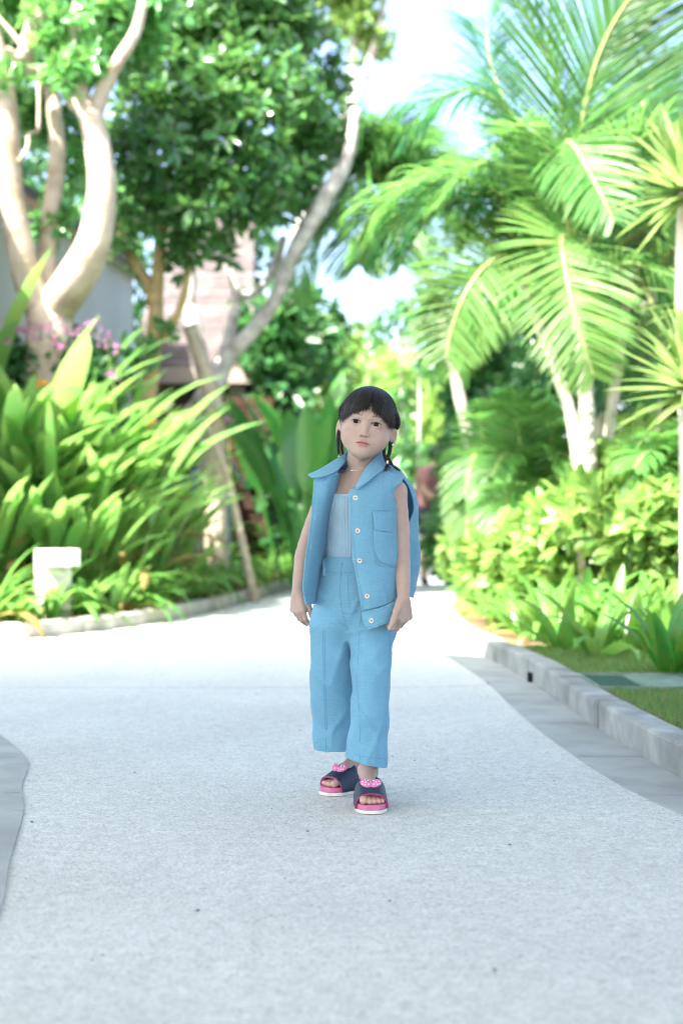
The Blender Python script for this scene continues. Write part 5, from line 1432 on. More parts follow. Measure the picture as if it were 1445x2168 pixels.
limb(mb, [at(55, 130, Y-0.2), at(75, 60, Y-0.3), at(105, -10, Y-0.3), at(120, -60, Y-0.3)], [0.085, 0.085, 0.075, 0.06], 10)
limb(mb, [at(60, 115, Y-0.5), at(30, 75, Y-0.5), at(-10, 30, Y-0.5)], [0.022, 0.022, 0.022], 7)
limb(mb, [at(120, 190, Y+0.1), at(132, 120, Y+0.1), at(175, 55, Y)], [0.05, 0.04, 0.03], 8)
limb(mb, [at(82, 140, Y-0.4), at(83, 210, Y-0.4), at(82, 275, Y-0.4)], [0.016, 0.016, 0.014], 6)
limb(mb, [at(38, 345, Y-0.3), at(58, 315, Y-0.35), at(62, 285, Y-0.3), at(82, 278, Y-0.2)], [0.02, 0.018, 0.016, 0.012], 6)
rel(mb.build('trunk', M_BARK, ta), ta)
def pxblobs(L): return [(tuple(at(px, py, Y_)), r / FPX * Y_) for px, py, Y_, r in L]
P, A_ = blob_tips(pxblobs([(40, -40, 11.6, 120), (180, 0, 11.8, 110), (270, 20, 11.9, 100), (100, 110, 11.9, 60), (240, 100, 12.1, 80), (150, 360, 11.9, 50), (60, 250, 12.0, 50), (110, 470, 11.7, 42), (20, 40, 11.9, 80), (-60, 160, 11.8, 70), (210, 50, 11.2, 70), (90, 50, 11.1, 55), (135, 150, 11.0, 34), (20, 165, 11.1, 26), (175, 125, 11.1, 40), (90, 240, 12.2, 50), (150, 290, 12.2, 45)]), 560)
rel(whorls('crown', P, A_, 11, 0.125, 0.058, M_TREE, ta), ta)

# ------------------------------------------------------------------ grey leaning tree in the middle of the bed
tb_ = tree('leaning_tree', tuple(at(447, 1000, 14.0).xy) + (0.08,), 'grey forked tree with dense glossy crown in front of the shingle roof', M_BARKG)
Y = 14.0; mb = MB(); base = Vector((at(452, 1000, Y).x, Y, 0.05))
limb(mb, [base, at(446, 1020, Y), at(450, 930, Y), at(444, 860, Y), at(448, 800, Y)], [0.17, 0.15, 0.135, 0.12, 0.12], 14)
limb(mb, [at(450, 820, Y), at(478, 760, Y), at(530, 705, Y-0.1), at(580, 640, Y-0.2), at(602, 580, Y-0.3), at(640, 500, Y-0.4), at(690, 415, Y-0.5), at(735, 335, Y-0.6), at(752, 230, Y-0.6)], [0.12, 0.10, 0.075, 0.07, 0.07, 0.085, 0.09, 0.06, 0.045], 12)
limb(mb, [at(446, 830, Y), at(428, 770, Y+0.1), at(412, 700, Y+0.15), at(398, 650, Y+0.2)], [0.10, 0.085, 0.075, 0.07], 12)
limb(mb, [at(472, 770, Y), at(492, 680, Y+0.1), at(500, 620, Y+0.1), at(484, 560, Y+0.1), at(478, 480, Y), at(500, 400, Y)], [0.07, 0.06, 0.055, 0.05, 0.05, 0.04], 10)
limb(mb, [at(500, 625, Y+0.1), at(540, 620, Y+0.2), at(580, 570, Y+0.3), at(600, 500, Y+0.3)], [0.045, 0.045, 0.045, 0.04], 8)
limb(mb, [at(430, 830, Y), at(400, 870, Y+0.1), at(370, 900, Y+0.1)], [0.06, 0.05, 0.04], 8)
limb(mb, [at(400, 650, Y+0.2), at(405, 580, Y+0.2), at(380, 500, Y), at(390, 420, Y)], [0.06, 0.045, 0.04, 0.03], 8)
rel(mb.build('trunk', M_BARKG, tb_), tb_)
P, A_ = blob_tips(pxblobs([(340, 330, 12.6, 95), (470, 280, 12.6, 105), (585, 200, 13.0, 95), (440, 410, 12.5, 85), (555, 370, 12.9, 90), (320, 440, 12.6, 60), (640, 60, 13.4, 50), (540, 70, 13.2, 95), (640, 250, 13.4, 60), (400, 190, 12.9, 95), (520, 460, 13.0, 45), (300, 230, 12.8, 75), (420, 500, 12.9, 42), (600, 430, 13.4, 38), (420, 60, 13.2, 90), (500, -60, 13.2, 110), (340, 90, 13.2, 80), (650, 150, 13.6, 45), (670, 330, 13.6, 34), (690, 200, 13.8, 40), (680, 100, 13.8, 40), (600, 0, 13.4, 80), (620, 320, 13.4, 55), (500, 180, 12.8, 80), (690, 270, 13.8, 34), (720, 330, 13.8, 26), (715, 160, 13.9, 32), (260, 330, 12.6, 50), (380, 560, 13.2, 26), (470, 540, 13.2, 24), (640, 400, 13.5, 34)]), 820, 0.35)
rel(whorls('crown', P, A_, 11, 0.145, 0.066, M_TREE, tb_), tb_)
# ochre slender tree
tc_ = tree('slender_tree', tuple(at(330, 800, 13.2).xy) + (0.08,), 'slender ochre-barked tree with two forks in front of the shingle roof', M_BARKY)
Y = 13.2; mb = MB(); base = Vector((at(300, 1000, Y).x, Y, 0.05))
limb(mb, [base, at(305, 900, Y), at(318, 780, Y), at(328, 690, Y), at(333, 600, Y), at(340, 500, Y), at(348, 420, Y)], [0.10, 0.10, 0.09, 0.078, 0.062, 0.055, 0.04], 12)
limb(mb, [at(328, 650, Y), at(312, 600, Y+0.05), at(285, 555, Y+0.1), at(262, 510, Y+0.1), at(240, 430, Y+0.1)], [0.06, 0.055, 0.055, 0.05, 0.035], 10)
limb(mb, [at(340, 720, Y), at(368, 680, Y-0.1), at(388, 630, Y-0.1), at(400, 560, Y-0.1)], [0.045, 0.04, 0.038, 0.03], 8)
rel(mb.build('trunk', M_BARKY, tc_), tc_)
P, A_ = blob_tips(pxblobs([(260, 480, 13.2, 50), (340, 400, 13.2, 70), (400, 520, 13.1, 36), (300, 735, 13.0, 30), (345, 700, 13.0, 20)]), 80)
rel(whorls('crown', P, A_, 10, 0.125, 0.056, M_TREE, tc_), tc_)
# pale stub trunk with cut top
ts = tree('cut_trunk', tuple(at(440, 900, 13.6).xy) + (0.08,), 'sunlit pale trunk leaning left in front of the forked grey tree', M_BARK)
mb = MB(); limb(mb, [Vector((at(455, 1000, 13.6).x, 13.6, 0.05)), at(455, 900, 13.6), at(436, 800, 13.6), at(418, 740, 13.6), at(402, 690, 13.6)], [0.11, 0.10, 0.085, 0.07, 0.075], 12); rel(mb.build('trunk', M_BARK, ts), ts)
# prop stake
st_ = empty('wooden_stake', tuple(gnd(535, 1140, 0.08).xy) + (0.08,)); tag(st_, 'thin wooden prop stake leaning against the grey forked tree', 'stake')
mb = MB(); mb.tube([at(436, 890, 13.5), at(480, 1000, 13.2), Vector((at(540, 1140, 12.9).x, 12.9, 0.0))], [0.03, 0.036, 0.045], 8); rel(mb.build('pole', M_TWIG, st_), st_)
# tree beyond, top centre
td = tree('tall_tree', tuple(at(606, 400, 21).xy) + (0,), 'tall thin tree with sparse crown against the sky above the child', M_BARK)
Y = 21; mb = MB(); limb(mb, [Vector((at(606, 900, Y).x, Y, 0)), at(612, 600, Y), at(660, 420, Y), at(736, 230, Y), at(748, 100, Y), at(752, 0, Y)], [0.09, 0.08, 0.07, 0.07, 0.065, 0.05], 10)
limb(mb, [at(742, 230, Y), at(775, 150, Y), at(802, 60, Y), at(815, -20, Y)], [0.08, 0.07, 0.06, 0.04], 8); rel(mb.build('trunk', M_BARKG, td), td)
P, A_ = blob_tips(pxblobs([(750, 20, 21, 50), (790, 90, 21, 32), (715, 60, 21, 26), (770, -50, 21, 70), (745, 120, 21, 20), (700, -30, 21, 50)]), 110)
rel(whorls('crown', P, A_, 9, 0.20, 0.095, M_SHRUB, td), td)

# ------------------------------------------------------------------ white bollard lamp in the left bed
M_LAMP = mat('white_lamp_render', (0.60, 0.585, 0.54), 0.7, 0.3, var=0.08, vscale=10, bump=0.08, bscale=60)
c = at(122, 1250, 9.62); lamp = empty('garden_lamp', (c.x, c.y, 0.08), math.radians(34)); tag(lamp, 'white block bollard lamp with overhanging cap among the lily leaves', 'garden lamp')
def bev(o, w_=0.008): b = o.modifiers.new('bevel', 'BEVEL'); b.width = w_; b.segments = 2; return o
mb = MB(); mb.box(-0.10, 0.10, -0.01, 0.17, 0, 0.465); bev(mb.build('post', M_LAMP, lamp, False))
mb = MB(); mb.box(-0.104, 0.104, -0.145, -0.013, 0.350, 0.468); bev(mb.build('cap', M_LAMP, lamp, False))

# ------------------------------------------------------------------ left bed planting
GM = [blade_mesh('ginger_leaf', RG.uniform(1.10, 1.55), RG.uniform(0.085, 0.13), 0.016, RG.uniform(0.5, 1.5), RG.uniform(0.15, 0.4), 10, RG.uniform(-0.6, 0.6), RG.uniform(0.3, 0.48), M_GINGER, 1.8, 0.55, 0.02) for _ in range(9)]
LM = [blade_mesh('lily_leaf', RG.uniform(0.42, 0.62), RG.uniform(0.042, 0.062), 0.022, RG.uniform(1.0, 2.3), RG.uniform(0.15, 0.35), 9, RG.uniform(-0.3, 0.3), 0.0, M_LILY, 1.3, 0.35) for _ in range(9)]
PM = [blade_mesh('paddle_leaf', RG.uniform(1.7, 2.2), RG.uniform(0.24, 0.34), 0.035, RG.uniform(0.4, 1.2), RG.uniform(0.1, 0.35), 12, RG.uniform(-0.5, 0.5), RG.uniform(0.42, 0.55), M_PADDLE, 2.2, 0.5, 0.03) for _ in range(7)]
M_DRY = leaf_mat('dry_leaf', (0.26, 0.19, 0.06), (0.45, 0.34, 0.10), 0.6, 0.3, 0.3, 0.02)
GM.append(blade_mesh('ginger_leaf', 0.95, 0.11, 0.016, 1.9, 0.3, 10, 0.5, 0.4, M_DRY, 1.5, 0.55, 0.04)); LM.append(blade_mesh('lily_leaf', 0.5, 0.045, 0.02, 2.5, 0.3, 9, 0.3, 0.0, M_DRY, 1.0, 0.35))
def kerb_pt(line, s):
    i = int(s); t = s - i; i = min(i, len(line) - 2); p = line[i] * (1-t) + line[i+1] * t
    tg = line[i+1] - line[i]; tg = tg / np.linalg.norm(tg); return p, np.array([-tg[1], tg[0]])
LKd = np.array([p for p in LK if -3.4 < p[0] < 1.5])
seglen = np.concatenate([[0], np.cumsum(np.linalg.norm(np.diff(LKd, axis=0), axis=1))])
def along(s): return np.interp(s, seglen, np.arange(len(LKd)))
k = 0; s = 0.15
while s < min(seglen[-1], 9.4):
    p, nn = kerb_pt(LKd, along(s)); q = p + nn * RG.uniform(0.22, 0.34)
    clump('lily_plant', (q[0], q[1], 0.08), LM, RG.randint(13, 17), (12, 66), f'strap-leaved lily clump edging the left kerb, {ORD[k]} from the left', 'lily', 'lilies along the kerb of the left bed', (0.85, 1.2), 0.05); k += 1
    s += RG.uniform(0.30, 0.38)
k2 = 0; s = 0.35
while s < min(seglen[-1], 8.6):
    p, nn = kerb_pt(LKd, along(s)); q = p + nn * RG.uniform(0.62, 0.85)
    lx = at(122, 1250, 9.62)
    if abs(q[0] - lx.x) > 0.30 or abs(q[1] - lx.y) > 0.35:
        clump('lily_plant', (q[0], q[1], 0.08), LM, 13, (12, 60), f'lily clump in the second row behind the left kerb, {ORD[k2]} from the left', 'lily', 'second row of lilies in the left bed', (0.95, 1.3), 0.05); k2 += 1
    s += RG.uniform(0.42, 0.52)
gp = [(0, 11.0, 1.5), (62, 11.3, 1.6), (-40, 10.8, 1.2), (30, 10.7, 1.1), (10, 11.2, 1.4), (95, 10.9, 1.1), (80, 11.4, 1.4), (150, 11.1, 1.1), (145, 11.7, 1.35), (210, 11.4, 1.0), (215, 12.1, 1.2), (268, 11.8, 0.9), (285, 12.6, 0.95), (330, 12.4, 0.75), (-90, 11.4, 1.5), (245, 11.0, 0.85), (305, 11.6, 0.7), (60, 10.35, 0.85), (-20, 10.2, 0.85), (190, 10.7, 0.75), (120, 10.45, 0.7), (50, 11.6, 1.5), (115, 11.3, 1.45), (180, 11.5, 1.25), (-30, 11.0, 1.35), (5, 10.5, 1.0), (255, 12.0, 1.05), (85, 10.6, 0.95), (165, 10.5, 0.8)]
for i, (px, Y_, s_) in enumerate(sorted(gp)):
    x = (px - CX) / FPX * Y_
    clump('ginger_plant', (x, Y_, 0.08), GM, 24, (2, 36), f'tall broad-leaved ginger clump in the left bed, {ORD[i]} from the left', 'ginger plant', 'ginger clumps of the left bed', (s_ * 0.85, s_ * 1.32), 0.20)
# pink-flowered bush below the pale tree, and flower sprays
M_PINKF = leaf_mat('pink_petal', (0.50, 0.17, 0.38), (0.68, 0.33, 0.55), 0.5, 0.4, 0.2, 0.02)
M_ORF = leaf_mat('orange_bract', (0.70, 0.30, 0.03), (0.8, 0.42, 0.06), 0.5, 0.4, 0.2, 0.02)
fb = empty('flowering_bush', tuple(at(110, 780, 11.3).xy) + (0.08,)); tag(fb, 'bush with pink blossom along its top beneath the pale-barked tree', 'bush')
P = blob_points(pxblobs([(20, 790, 11.5, 70), (110, 780, 11.6, 70), (200, 790, 11.7, 60)]), 150, 10, 0.09); rel(leaves('foliage', P, 0.10, 0.05, M_DARKBUSH, fb), fb)
mb = MB()
for px in (10, 70, 130, 190, 230): limb(mb, [Vector((at(110 + (px-110)*0.5, 800, 11.5).x, 11.5, 0.02)), at(px, 900, 11.5), at(px, 730, 11.5)], [0.022, 0.016, 0.008], 6)
rel(mb.build('stem', M_STALK, fb), fb)
P, A_ = blob_tips(pxblobs([(12, 705, 11.0, 22), (45, 692, 11.0, 20), (115, 692, 11.0, 26), (150, 705, 11.0, 22), (185, 702, 11.1, 24), (220, 716, 11.1, 20), (125, 735, 11.0, 14), (245, 738, 11.1, 12), (70, 705, 11.0, 26), (200, 690, 11.1, 20), (20, 680, 11.0, 18)]), 120, 0.2)
rel(whorls('blossom', P, A_, 5, 0.019, 0.017, M_PINKF, fb), fb)
for i, (px, py, Y_, m_, nm, lab) in enumerate([(240, 790, 11.0, M_PINKF, 'pink_flower', 'pink flower head among ginger leaves below the roof eave'), (292, 808, 11.6, M_PINKF, 'pink_flower', 'pink flower head beside the slender ochre trunk'), (355, 862, 12.2, M_PINKF, 'pink_flower', 'pink flower head in front of the dark doorway'), (396, 872, 12.4, M_PINKF, 'pink_flower', 'pink flower head left of the grey forked tree'), (482, 888, 13.0, M_PINKF, 'pink_flower', 'violet-pink flower head right of the grey forked trunk'),
      (312, 893, 11.6, M_ORF, 'orange_flower', 'orange bract flower among ginger leaves'), (318, 975, 11.3, M_ORF, 'orange_flower', 'lower orange bract flower deep in the ginger leaves'), (88, 815, 10.4, M_ORF, 'orange_flower', 'yellow-orange bract flower high in the ginger clump')]):
    p = at(px, py, Y_); fl_ = empty(nm, (p.x, p.y, 0.08)); tag(fl_, lab, 'flower')
    mb = MB(); limb(mb, [Vector((p.x + 0.04, p.y + 0.05, 0.06)), Vector((p.x + 0.03, p.y + 0.03, p.z * 0.6)), p], [0.008, 0.007, 0.005], 6); rel(mb.build('stem', M_STALK, fl_), fl_)
    rel(leaves('petal', np.array(p)[None] + NG.normal(size=(22, 3)) * 0.020, 0.036, 0.024, m_, fl_, 0.3), fl_)['kind'] = 'stuff'
# paddle-leaved plants behind the child
for i, (px, Y_, s_, n_) in enumerate(sorted([(612, 14.8, 0.95, 9), (640, 13.9, 1.0, 10), (650, 14.8, 1.05, 9), (690, 15.6, 1.1, 10), (600, 16.6, 1.15, 9), (735, 16.8, 1.1, 9), (640, 17.2, 1.25, 9)])):
    x = (px - CX) / FPX * Y_
    clump('paddle_plant', (x, Y_, 0.08), PM, n_, (3, 30), f'tall paddle-leaved plant behind the child, {ORD[i]} from the left', 'paddle plant', 'paddle-leaved plants behind the child', (s_ * 0.8, s_ * 1.1), 0.12)

# ------------------------------------------------------------------ bushes and trees closing the view
def bush(name, label, cat, px, Y_, w_px, top, matl, cl, leaf=(0.10, 0.05), group=None, bottom=0.1, cr=0.09, per=12, nst=6, stem=None, shell=0.5):
    x = (px - CX) / FPX * Y_; zt = CAM_H - (top - HY) / FPX * Y_; w_ = w_px / FPX * Y_
    root = empty(name, (x, Y_, 0.0)); tag(root, label, cat, group); blobs = []
    nb = max(3, int((zt - bottom) / max(0.15, w_ * 0.5)) * 2)
    for i in range(nb):
        z = bottom + (zt - bottom) * (i + 0.5) / nb; r = w_ * RG.uniform(0.34, 0.52)
        blobs.append(((x + RG.uniform(-0.35, 0.35) * w_, Y_ + RG.uniform(-0.3, 0.3) * w_, min(z, zt - r * 0.8)), r))
    P, A_ = blob_tips(blobs, cl, shell); k_ = P[:, 2] > 0.06; rel(whorls('foliage', P[k_], A_[k_], per, leaf[0], leaf[1], matl, root), root)
    mb = MB()
    for i in range(nst):
        b = Vector((x + RG.uniform(-0.15, 0.15) * w_, Y_ + RG.uniform(-0.1, 0.1) * w_, 0.0)); e_ = Vector(RG.choice(blobs)[0])
        limb(mb, [b, b.lerp(e_, 0.5) + Vector((RG.uniform(-.1, .1) * w_, 0, 0.05)), e_], [0.02 + 0.012 * w_, 0.014 + 0.008 * w_, 0.006], 6)
    rel(mb.build('stem', stem or M_TWIG, root), root); return root
bk = [(780, 24, 90, 800, M_SHRUB), (850, 26, 110, 760, M_SHRUB), (930, 24, 90, 830, M_SHRUB), (700, 27, 130, 690, M_SHRUB), (990, 27, 130, 790, M_SHRUB), (880, 33, 150, 730, M_SHRUB), (1060, 24, 130, 800, M_DARKBUSH), (620, 24, 140, 640, M_DARKBUSH), (760, 34, 140, 700, M_SHRUB), (1140, 22, 160, 700, M_DARKBUSH), (960, 36, 160, 740, M_SHRUB), (650, 36, 200, 640, M_SHRUB), (585, 17.2, 120, 610, M_DARKBUSH)]
for i, (px, Y_, w_, top, m_) in enumerate(sorted(bk, key=lambda b: b[0])):
    bush('garden_bush', f'sunlit bush closing the far end of the path, {ORD[i]} from the left', 'bush', px, Y_, w_, top, m_, 150, (0.24, 0.13), 'bushes at the far end of the path', 0.1, 0.22, 10)
for i, (px, Y_, w_, top) in enumerate(sorted([(1010, 15.5, 150, 640), (1130, 14.5, 200, 520), (1270, 13.5, 230, 330), (1400, 12.8, 240, 250), (1500, 12, 220, 300), (1340, 16, 260, 200), (870, 20, 110, 600)])):
    bush('broadleaf_tree', f'deep green leafy tree behind the palms, {ORD[i]} from the left', 'tree', px, Y_, w_, top, M_DARKBUSH, 260 if Y_ < 19 else 60, (0.17, 0.085), 'trees behind the palms', 0.2, 0.16, 11, 5, M_BARKG)
for i, (px, Y_, w_, top) in enumerate([(-60, 20, 260, 150), (130, 25, 240, 300), (250, 24, 260, 380), (520, 23, 200, 420)]):
    bush('broadleaf_tree', f'green leafy tree rising behind the shingle roof, {ORD[i]} from the left', 'tree', px, Y_, w_, top, M_DARKBUSH, 200, (0.24, 0.12), 'trees behind the house', 2.0, 0.2, 10, 4, M_BARKG)

# ------------------------------------------------------------------ palms on the right
def frond_mesh(pts, ll, n=46, droop=0.55, side_fold=0.5, lw=0.030, r0=0.016, lean=0.75, face=None, one=0):
    """feather frond along a curve: rib and two ranks of folded leaflets; returns (rib MB, leaflet V, F)"""
    C = crom(pts, 12); m = len(C); mb = MB(); mb.tube(C, [r0 * (1 - 0.85 * i / (m - 1)) + 0.0015 for i in range(m)], 6)
    V = []; F = []
    seg_ = np.linalg.norm(np.diff(C, axis=0), axis=1); cum = np.concatenate([[0], np.cumsum(seg_)]); tot = cum[-1]
    up = np.array(face if face is not None else (0, 0, 1.0))
    n = int(n * 1.65)
    for k_ in range(n):
        t = 0.16 + 0.84 * (k_ + 0.3) / n
        p = np.array([np.interp(t * tot, cum, C[:, j]) for j in range(3)]); p2 = np.array([np.interp(min(tot, t * tot + 0.03), cum, C[:, j]) for j in range(3)]); p1 = np.array([np.interp(t * tot - 0.03, cum, C[:, j]) for j in range(3)])
        tg = nrm(p2 - p1); sd_ = np.cross(tg, up)
        sd_ = nrm(sd_) if np.linalg.norm(sd_) > 1e-3 else np.array([1.0, 0, 0]); u2 = np.cross(sd_, tg)
        L_ = ll * (math.sin(math.pi * (0.12 + 0.86 * ((t - 0.16) / 0.84) ** 0.8)) ** 0.55) * RG.uniform(0.9, 1.06)
        for s in (-1, 1):
            if one and s != one and RG.random() < 0.5: continue
            ln_ = lean * (0.55 + 0.75 * t); d0 = nrm(sd_ * s * math.cos(ln_ * 0.9) + tg * (math.sin(ln_ * 0.9) + RG.gauss(0, 0.05)) + u2 * (side_fold * 0.6 + RG.gauss(0, 0.10)))
            q = p.copy(); d = d0.copy(); row = len(V); nn_ = 5; b = nrm(np.cross(d0, u2) + 1e-6)
            for i in range(nn_ + 1):
                w_ = lw * 0.44 * (0.35 + 0.65 * math.sin(math.pi * min(1, 0.15 + 0.75 * i / nn_))) if i < nn_ else 0.002
                nb_ = nrm(np.cross(d, b)); V.append(q + b * w_ * 0.5); V.append(q + nb_ * w_ * 0.32); V.append(q - b * w_ * 0.5)
                q = q + d * L_ / nn_; d = nrm(d + np.array([0, 0, -1.0]) * droop / nn_ * (0.4 + i * 0.35))
            for i in range(nn_):
                a = row + i * 3; F.append((a, a+1, a+4, a+3)); F.append((a+1, a+2, a+5, a+4))
    return mb, np.array(V), np.array(F)
def frond(root, pix, ll, matl, n=46, droop=0.55, fold=0.4, lw=0.030, lean=0.75, face=None, rib=None, r0=0.016, one=0):
    pts = [tuple(at(*p)) for p in pix]; mb, V, F = frond_mesh(pts, ll, n, droop, fold, lw, r0, lean, face, one)
    o = np_mesh('frond', V, F, matl, root); rel(o, root); r_ = mb.build('rib', rib or M_YSTALK, o); r_.matrix_parent_inverse = Matrix.Identity(4); return o
def palm(name, px, Y_, label, stems, group='palms on the right'):
    x = (px - CX) / FPX * Y_; root = empty(name, (x, Y_, 0.075)); tag(root, label, 'palm', group)
    for pts, rad in stems:
        mb = MB(); C = crom([tuple(p) for p in pts], 10); m = len(C)
        rr = np.interp(np.linspace(0, 1, m), np.linspace(0, 1, len(rad)), rad); rr = [r * (1.08 if i % 4 == 0 else 0.98) for i, r in enumerate(rr)]
        mb.tube(C, rr, 12); rel(mb.build('stem', M_PTRUNK, root), root)
    return root
def stem_px(pix, foot=None):
    pts = [at(*p) for p in pix]
    if foot: pts = [Vector((pts[0].x + foot, pts[0].y, 0.05))] + pts
    return pts
CAMF = (0, -1.0, 0.15)
pa = palm('areca_palm', 1238, 9.2, 'largest feather palm with pale stems and huge upright frond', [
    (stem_px([(1248, 1060, 9.2), (1244, 950, 9.2), (1240, 850, 9.2), (1232, 740, 9.2), (1215, 620, 9.2), (1208, 540, 9.2)], 0.01), [0.075, 0.062, 0.055, 0.05, 0.048, 0.04, 0.03]),
    (stem_px([(1232, 1060, 9.3), (1215, 920, 9.35), (1195, 840, 9.4), (1150, 720, 9.4), (1105, 600, 9.4)], 0.02), [0.055, 0.05, 0.042, 0.04, 0.035, 0.03]),
    (stem_px([(1275, 1060, 9.5), (1290, 900, 9.6), (1310, 740, 9.7), (1330, 600, 9.7)], -0.02), [0.05, 0.045, 0.04, 0.035, 0.03])])
frond(pa, [(1206, 620, 9.15), (1212, 450, 9.1), (1225, 300, 9.0), (1262, 130, 8.9), (1330, 0, 8.8), (1420, -70, 8.7)], 0.92, M_PALM, 76, 0.22, 0.05, 0.034, 0.95, CAMF, r0=0.024)
frond(pa, [(1205, 560, 9.2), (1195, 430, 9.0), (1150, 300, 8.8), (1090, 268, 8.6), (1130, 262, 8.3)], 0.36, M_PALM, 26, 0.3, 0.2, 0.03)
frond(pa, [(1208, 545, 9.1), (1190, 380, 8.8), (1200, 300, 8.6), (1235, 345, 8.4), (1275, 420, 8.25), (1300, 470, 8.2)], 0.46, M_PALM, 40, 0.45, 0.1, 0.032, 0.7, CAMF)
frond(pa, [(1215, 600, 9.2), (1170, 420, 9.2), (1080, 240, 9.3), (985, 190, 9.4), (900, 230, 9.5), (850, 300, 9.5)], 0.62, M_PALMD, 56, 1.3, 0.1, 0.036)
frond(pa, [(1160, 560, 9.3), (1100, 450, 9.3), (1000, 380, 9.35), (890, 390, 9.4), (800, 440, 9.5), (745, 530, 9.5)], 0.60, M_PALM, 56, 1.2, 0.1, 0.034)
frond(pa, [(1120, 560, 9.4), (1060, 470, 9.4), (960, 415, 9.5), (860, 450, 9.6), (790, 540, 9.6)], 0.55, M_PALMD, 50, 1.3, 0.1, 0.034)
frond(pa, [(1200, 560, 9.1), (1196, 500, 8.8), (1188, 520, 8.5), (1205, 620, 8.3), (1232, 720, 8.25), (1258, 800, 8.3)], 0.50, M_PALMY, 46, 0.35, 0.05, 0.036, 0.6, CAMF)
frond(pa, [(1110, 600, 9.4), (1075, 545, 9.3), (1030, 560, 9.1), (985, 620, 9.0), (955, 700, 9.0), (945, 760, 9.0)], 0.46, M_PALMY, 44, 0.5, 0.05, 0.036, 0.55, CAMF)
frond(pa, [(1220, 600, 9.3), (1150, 380, 9.6), (1060, 200, 9.8), (1030, 80, 9.9), (1060, 0, 9.9)], 0.62, M_PALMD, 50, 0.9, 0.2, 0.032)
frond(pa, [(1240, 600, 9.3), (1320, 330, 9.5), (1380, 180, 9.6), (1440, 120, 9.6), (1520, 130, 9.6)], 0.65, M_PALMD, 50, 1.2, 0.2, 0.036)
frond(pa, [(1230, 560, 9.2), (1290, 400, 9.0), (1350, 300, 8.9), (1420, 270, 8.8), (1490, 300, 8.8)], 0.50, M_PALM, 46, 0.8, 0.2, 0.030)
frond(pa, [(1225, 600, 9.2), (1200, 330, 9.0), (1180, 180, 9.0), (1130, 60, 9.0), (1060, -30, 9.0)], 0.7, M_PALM, 50, 0.5, 0.3, 0.036)
frond(pa, [(1240, 640, 9.3), (1310, 520, 9.2), (1390, 470, 9.1), (1470, 500, 9.0)], 0.48, M_PALMD, 44, 1.0, 0.2, 0.03)
frond(pa, [(1230, 650, 9.3), (1290, 570, 9.1), (1350, 560, 9.0), (1410, 600, 8.9), (1450, 680, 8.9)], 0.42, M_PALM, 40, 0.9, 0.2, 0.028)
frond(pa, [(1180, 640, 9.4), (1120, 600, 9.3), (1060, 620, 9.2), (1010, 700, 9.2), (990, 800, 9.2)], 0.40, M_PALM, 40, 0.9, 0.2, 0.03)
def fill_fronds(root, cx, cy, Y_, n, seed, mats, reach=(230, 380), ll=0.5, arc=(-0.35, 3.5), lw=0.03, rise=0.55):
    r = random.Random(seed)
    for i in range(n):
        a = arc[0] + (arc[1] - arc[0]) * (i + r.random() * 0.8) / n; R_ = r.uniform(*reach); dy = r.uniform(-0.7, 0.9)
        ex, ey = cx + math.cos(a) * R_, cy - math.sin(a) * R_ * 0.85 + R_ * 0.25
        mx, my = cx + math.cos(a) * R_ * 0.55, cy - math.sin(a) * R_ * 0.62 - R_ * 0.22 * rise
        frond(root, [(cx, cy, Y_), ((cx + mx) / 2 - 4, (cy + my) / 2 - R_ * 0.06, Y_ + dy * 0.3), (mx, my, Y_ + dy * 0.6), ((mx + ex) / 2, (my + ey) / 2 - R_ * 0.08, Y_ + dy * 0.85), (ex, ey, Y_ + dy)], ll * r.uniform(0.85, 1.15), r.choice(mats), 40, r.uniform(0.7, 1.2), 0.2, lw)
fill_fronds(pa, 1215, 560, 9.5, 9, 3, [M_PALM, M_PALMD, M_PALMD], (240, 400), 0.52)
fill_fronds(pa, 1105, 600, 9.6, 8, 4, [M_PALM, M_PALMD, M_PALMY], (180, 300), 0.42)
pb = palm('areca_palm', 1330, 10.6, 'feather palm with yellow stalks behind the sword-leaved plants', [(stem_px([(1335, 1060, 10.6), (1345, 850, 10.6), (1360, 640, 10.6)], 0.0), [0.06, 0.05, 0.045, 0.035]), (stem_px([(1390, 1060, 10.8), (1385, 820, 10.8), (1375, 560, 10.8)], 0.0), [0.05, 0.045, 0.04, 0.03]), (stem_px([(1300, 1060, 10.9), (1255, 850, 10.9), (1200, 700, 10.9)], 0.0), [0.05, 0.045, 0.04, 0.03])])
for (ex, ey, mx, my, m_) in [(1500, 330, 1420, 380, M_PALMD), (1240, 250, 1320, 330, M_PALMD), (1120, 420, 1230, 380, M_PALMD), (1440, 120, 1400, 300, M_PALM), (1330, 60, 1340, 260, M_PALMD), (1500, 640, 1440, 520, M_PALM), (1130, 800, 1200, 640, M_PALMD), (1060, 640, 1180, 520, M_PALM), (1280, 860, 1270, 700, M_PALMD), (1400, 840, 1390, 700, M_PALM)]:
    frond(pb, [(1365, 620, 10.6), ((1365 + mx) / 2, (620 + my) / 2 - 20, 10.5), (mx, my, 10.4), ((mx + ex) / 2, (my + ey) / 2 - 15, 10.3), (ex, ey, 10.2)], 0.55, m_, 44, 1.1, 0.2, 0.032)
fill_fronds(pb, 1375, 570, 10.9, 8, 5, [M_PALM, M_PALMD, M_PALMD], (260, 420), 0.55)
fill_fronds(pb, 1205, 700, 10.9, 8, 6, [M_PALM, M_PALMD], (180, 300), 0.45)
pc = palm('areca_palm', 1010, 14.0, 'hazy feather palm overhanging the path beyond the child', [(stem_px([(1010, 1090, 14), (985, 900, 14), (910, 600, 14), (832, 425, 14)], 0.0), [0.07, 0.06, 0.055, 0.05, 0.04])])
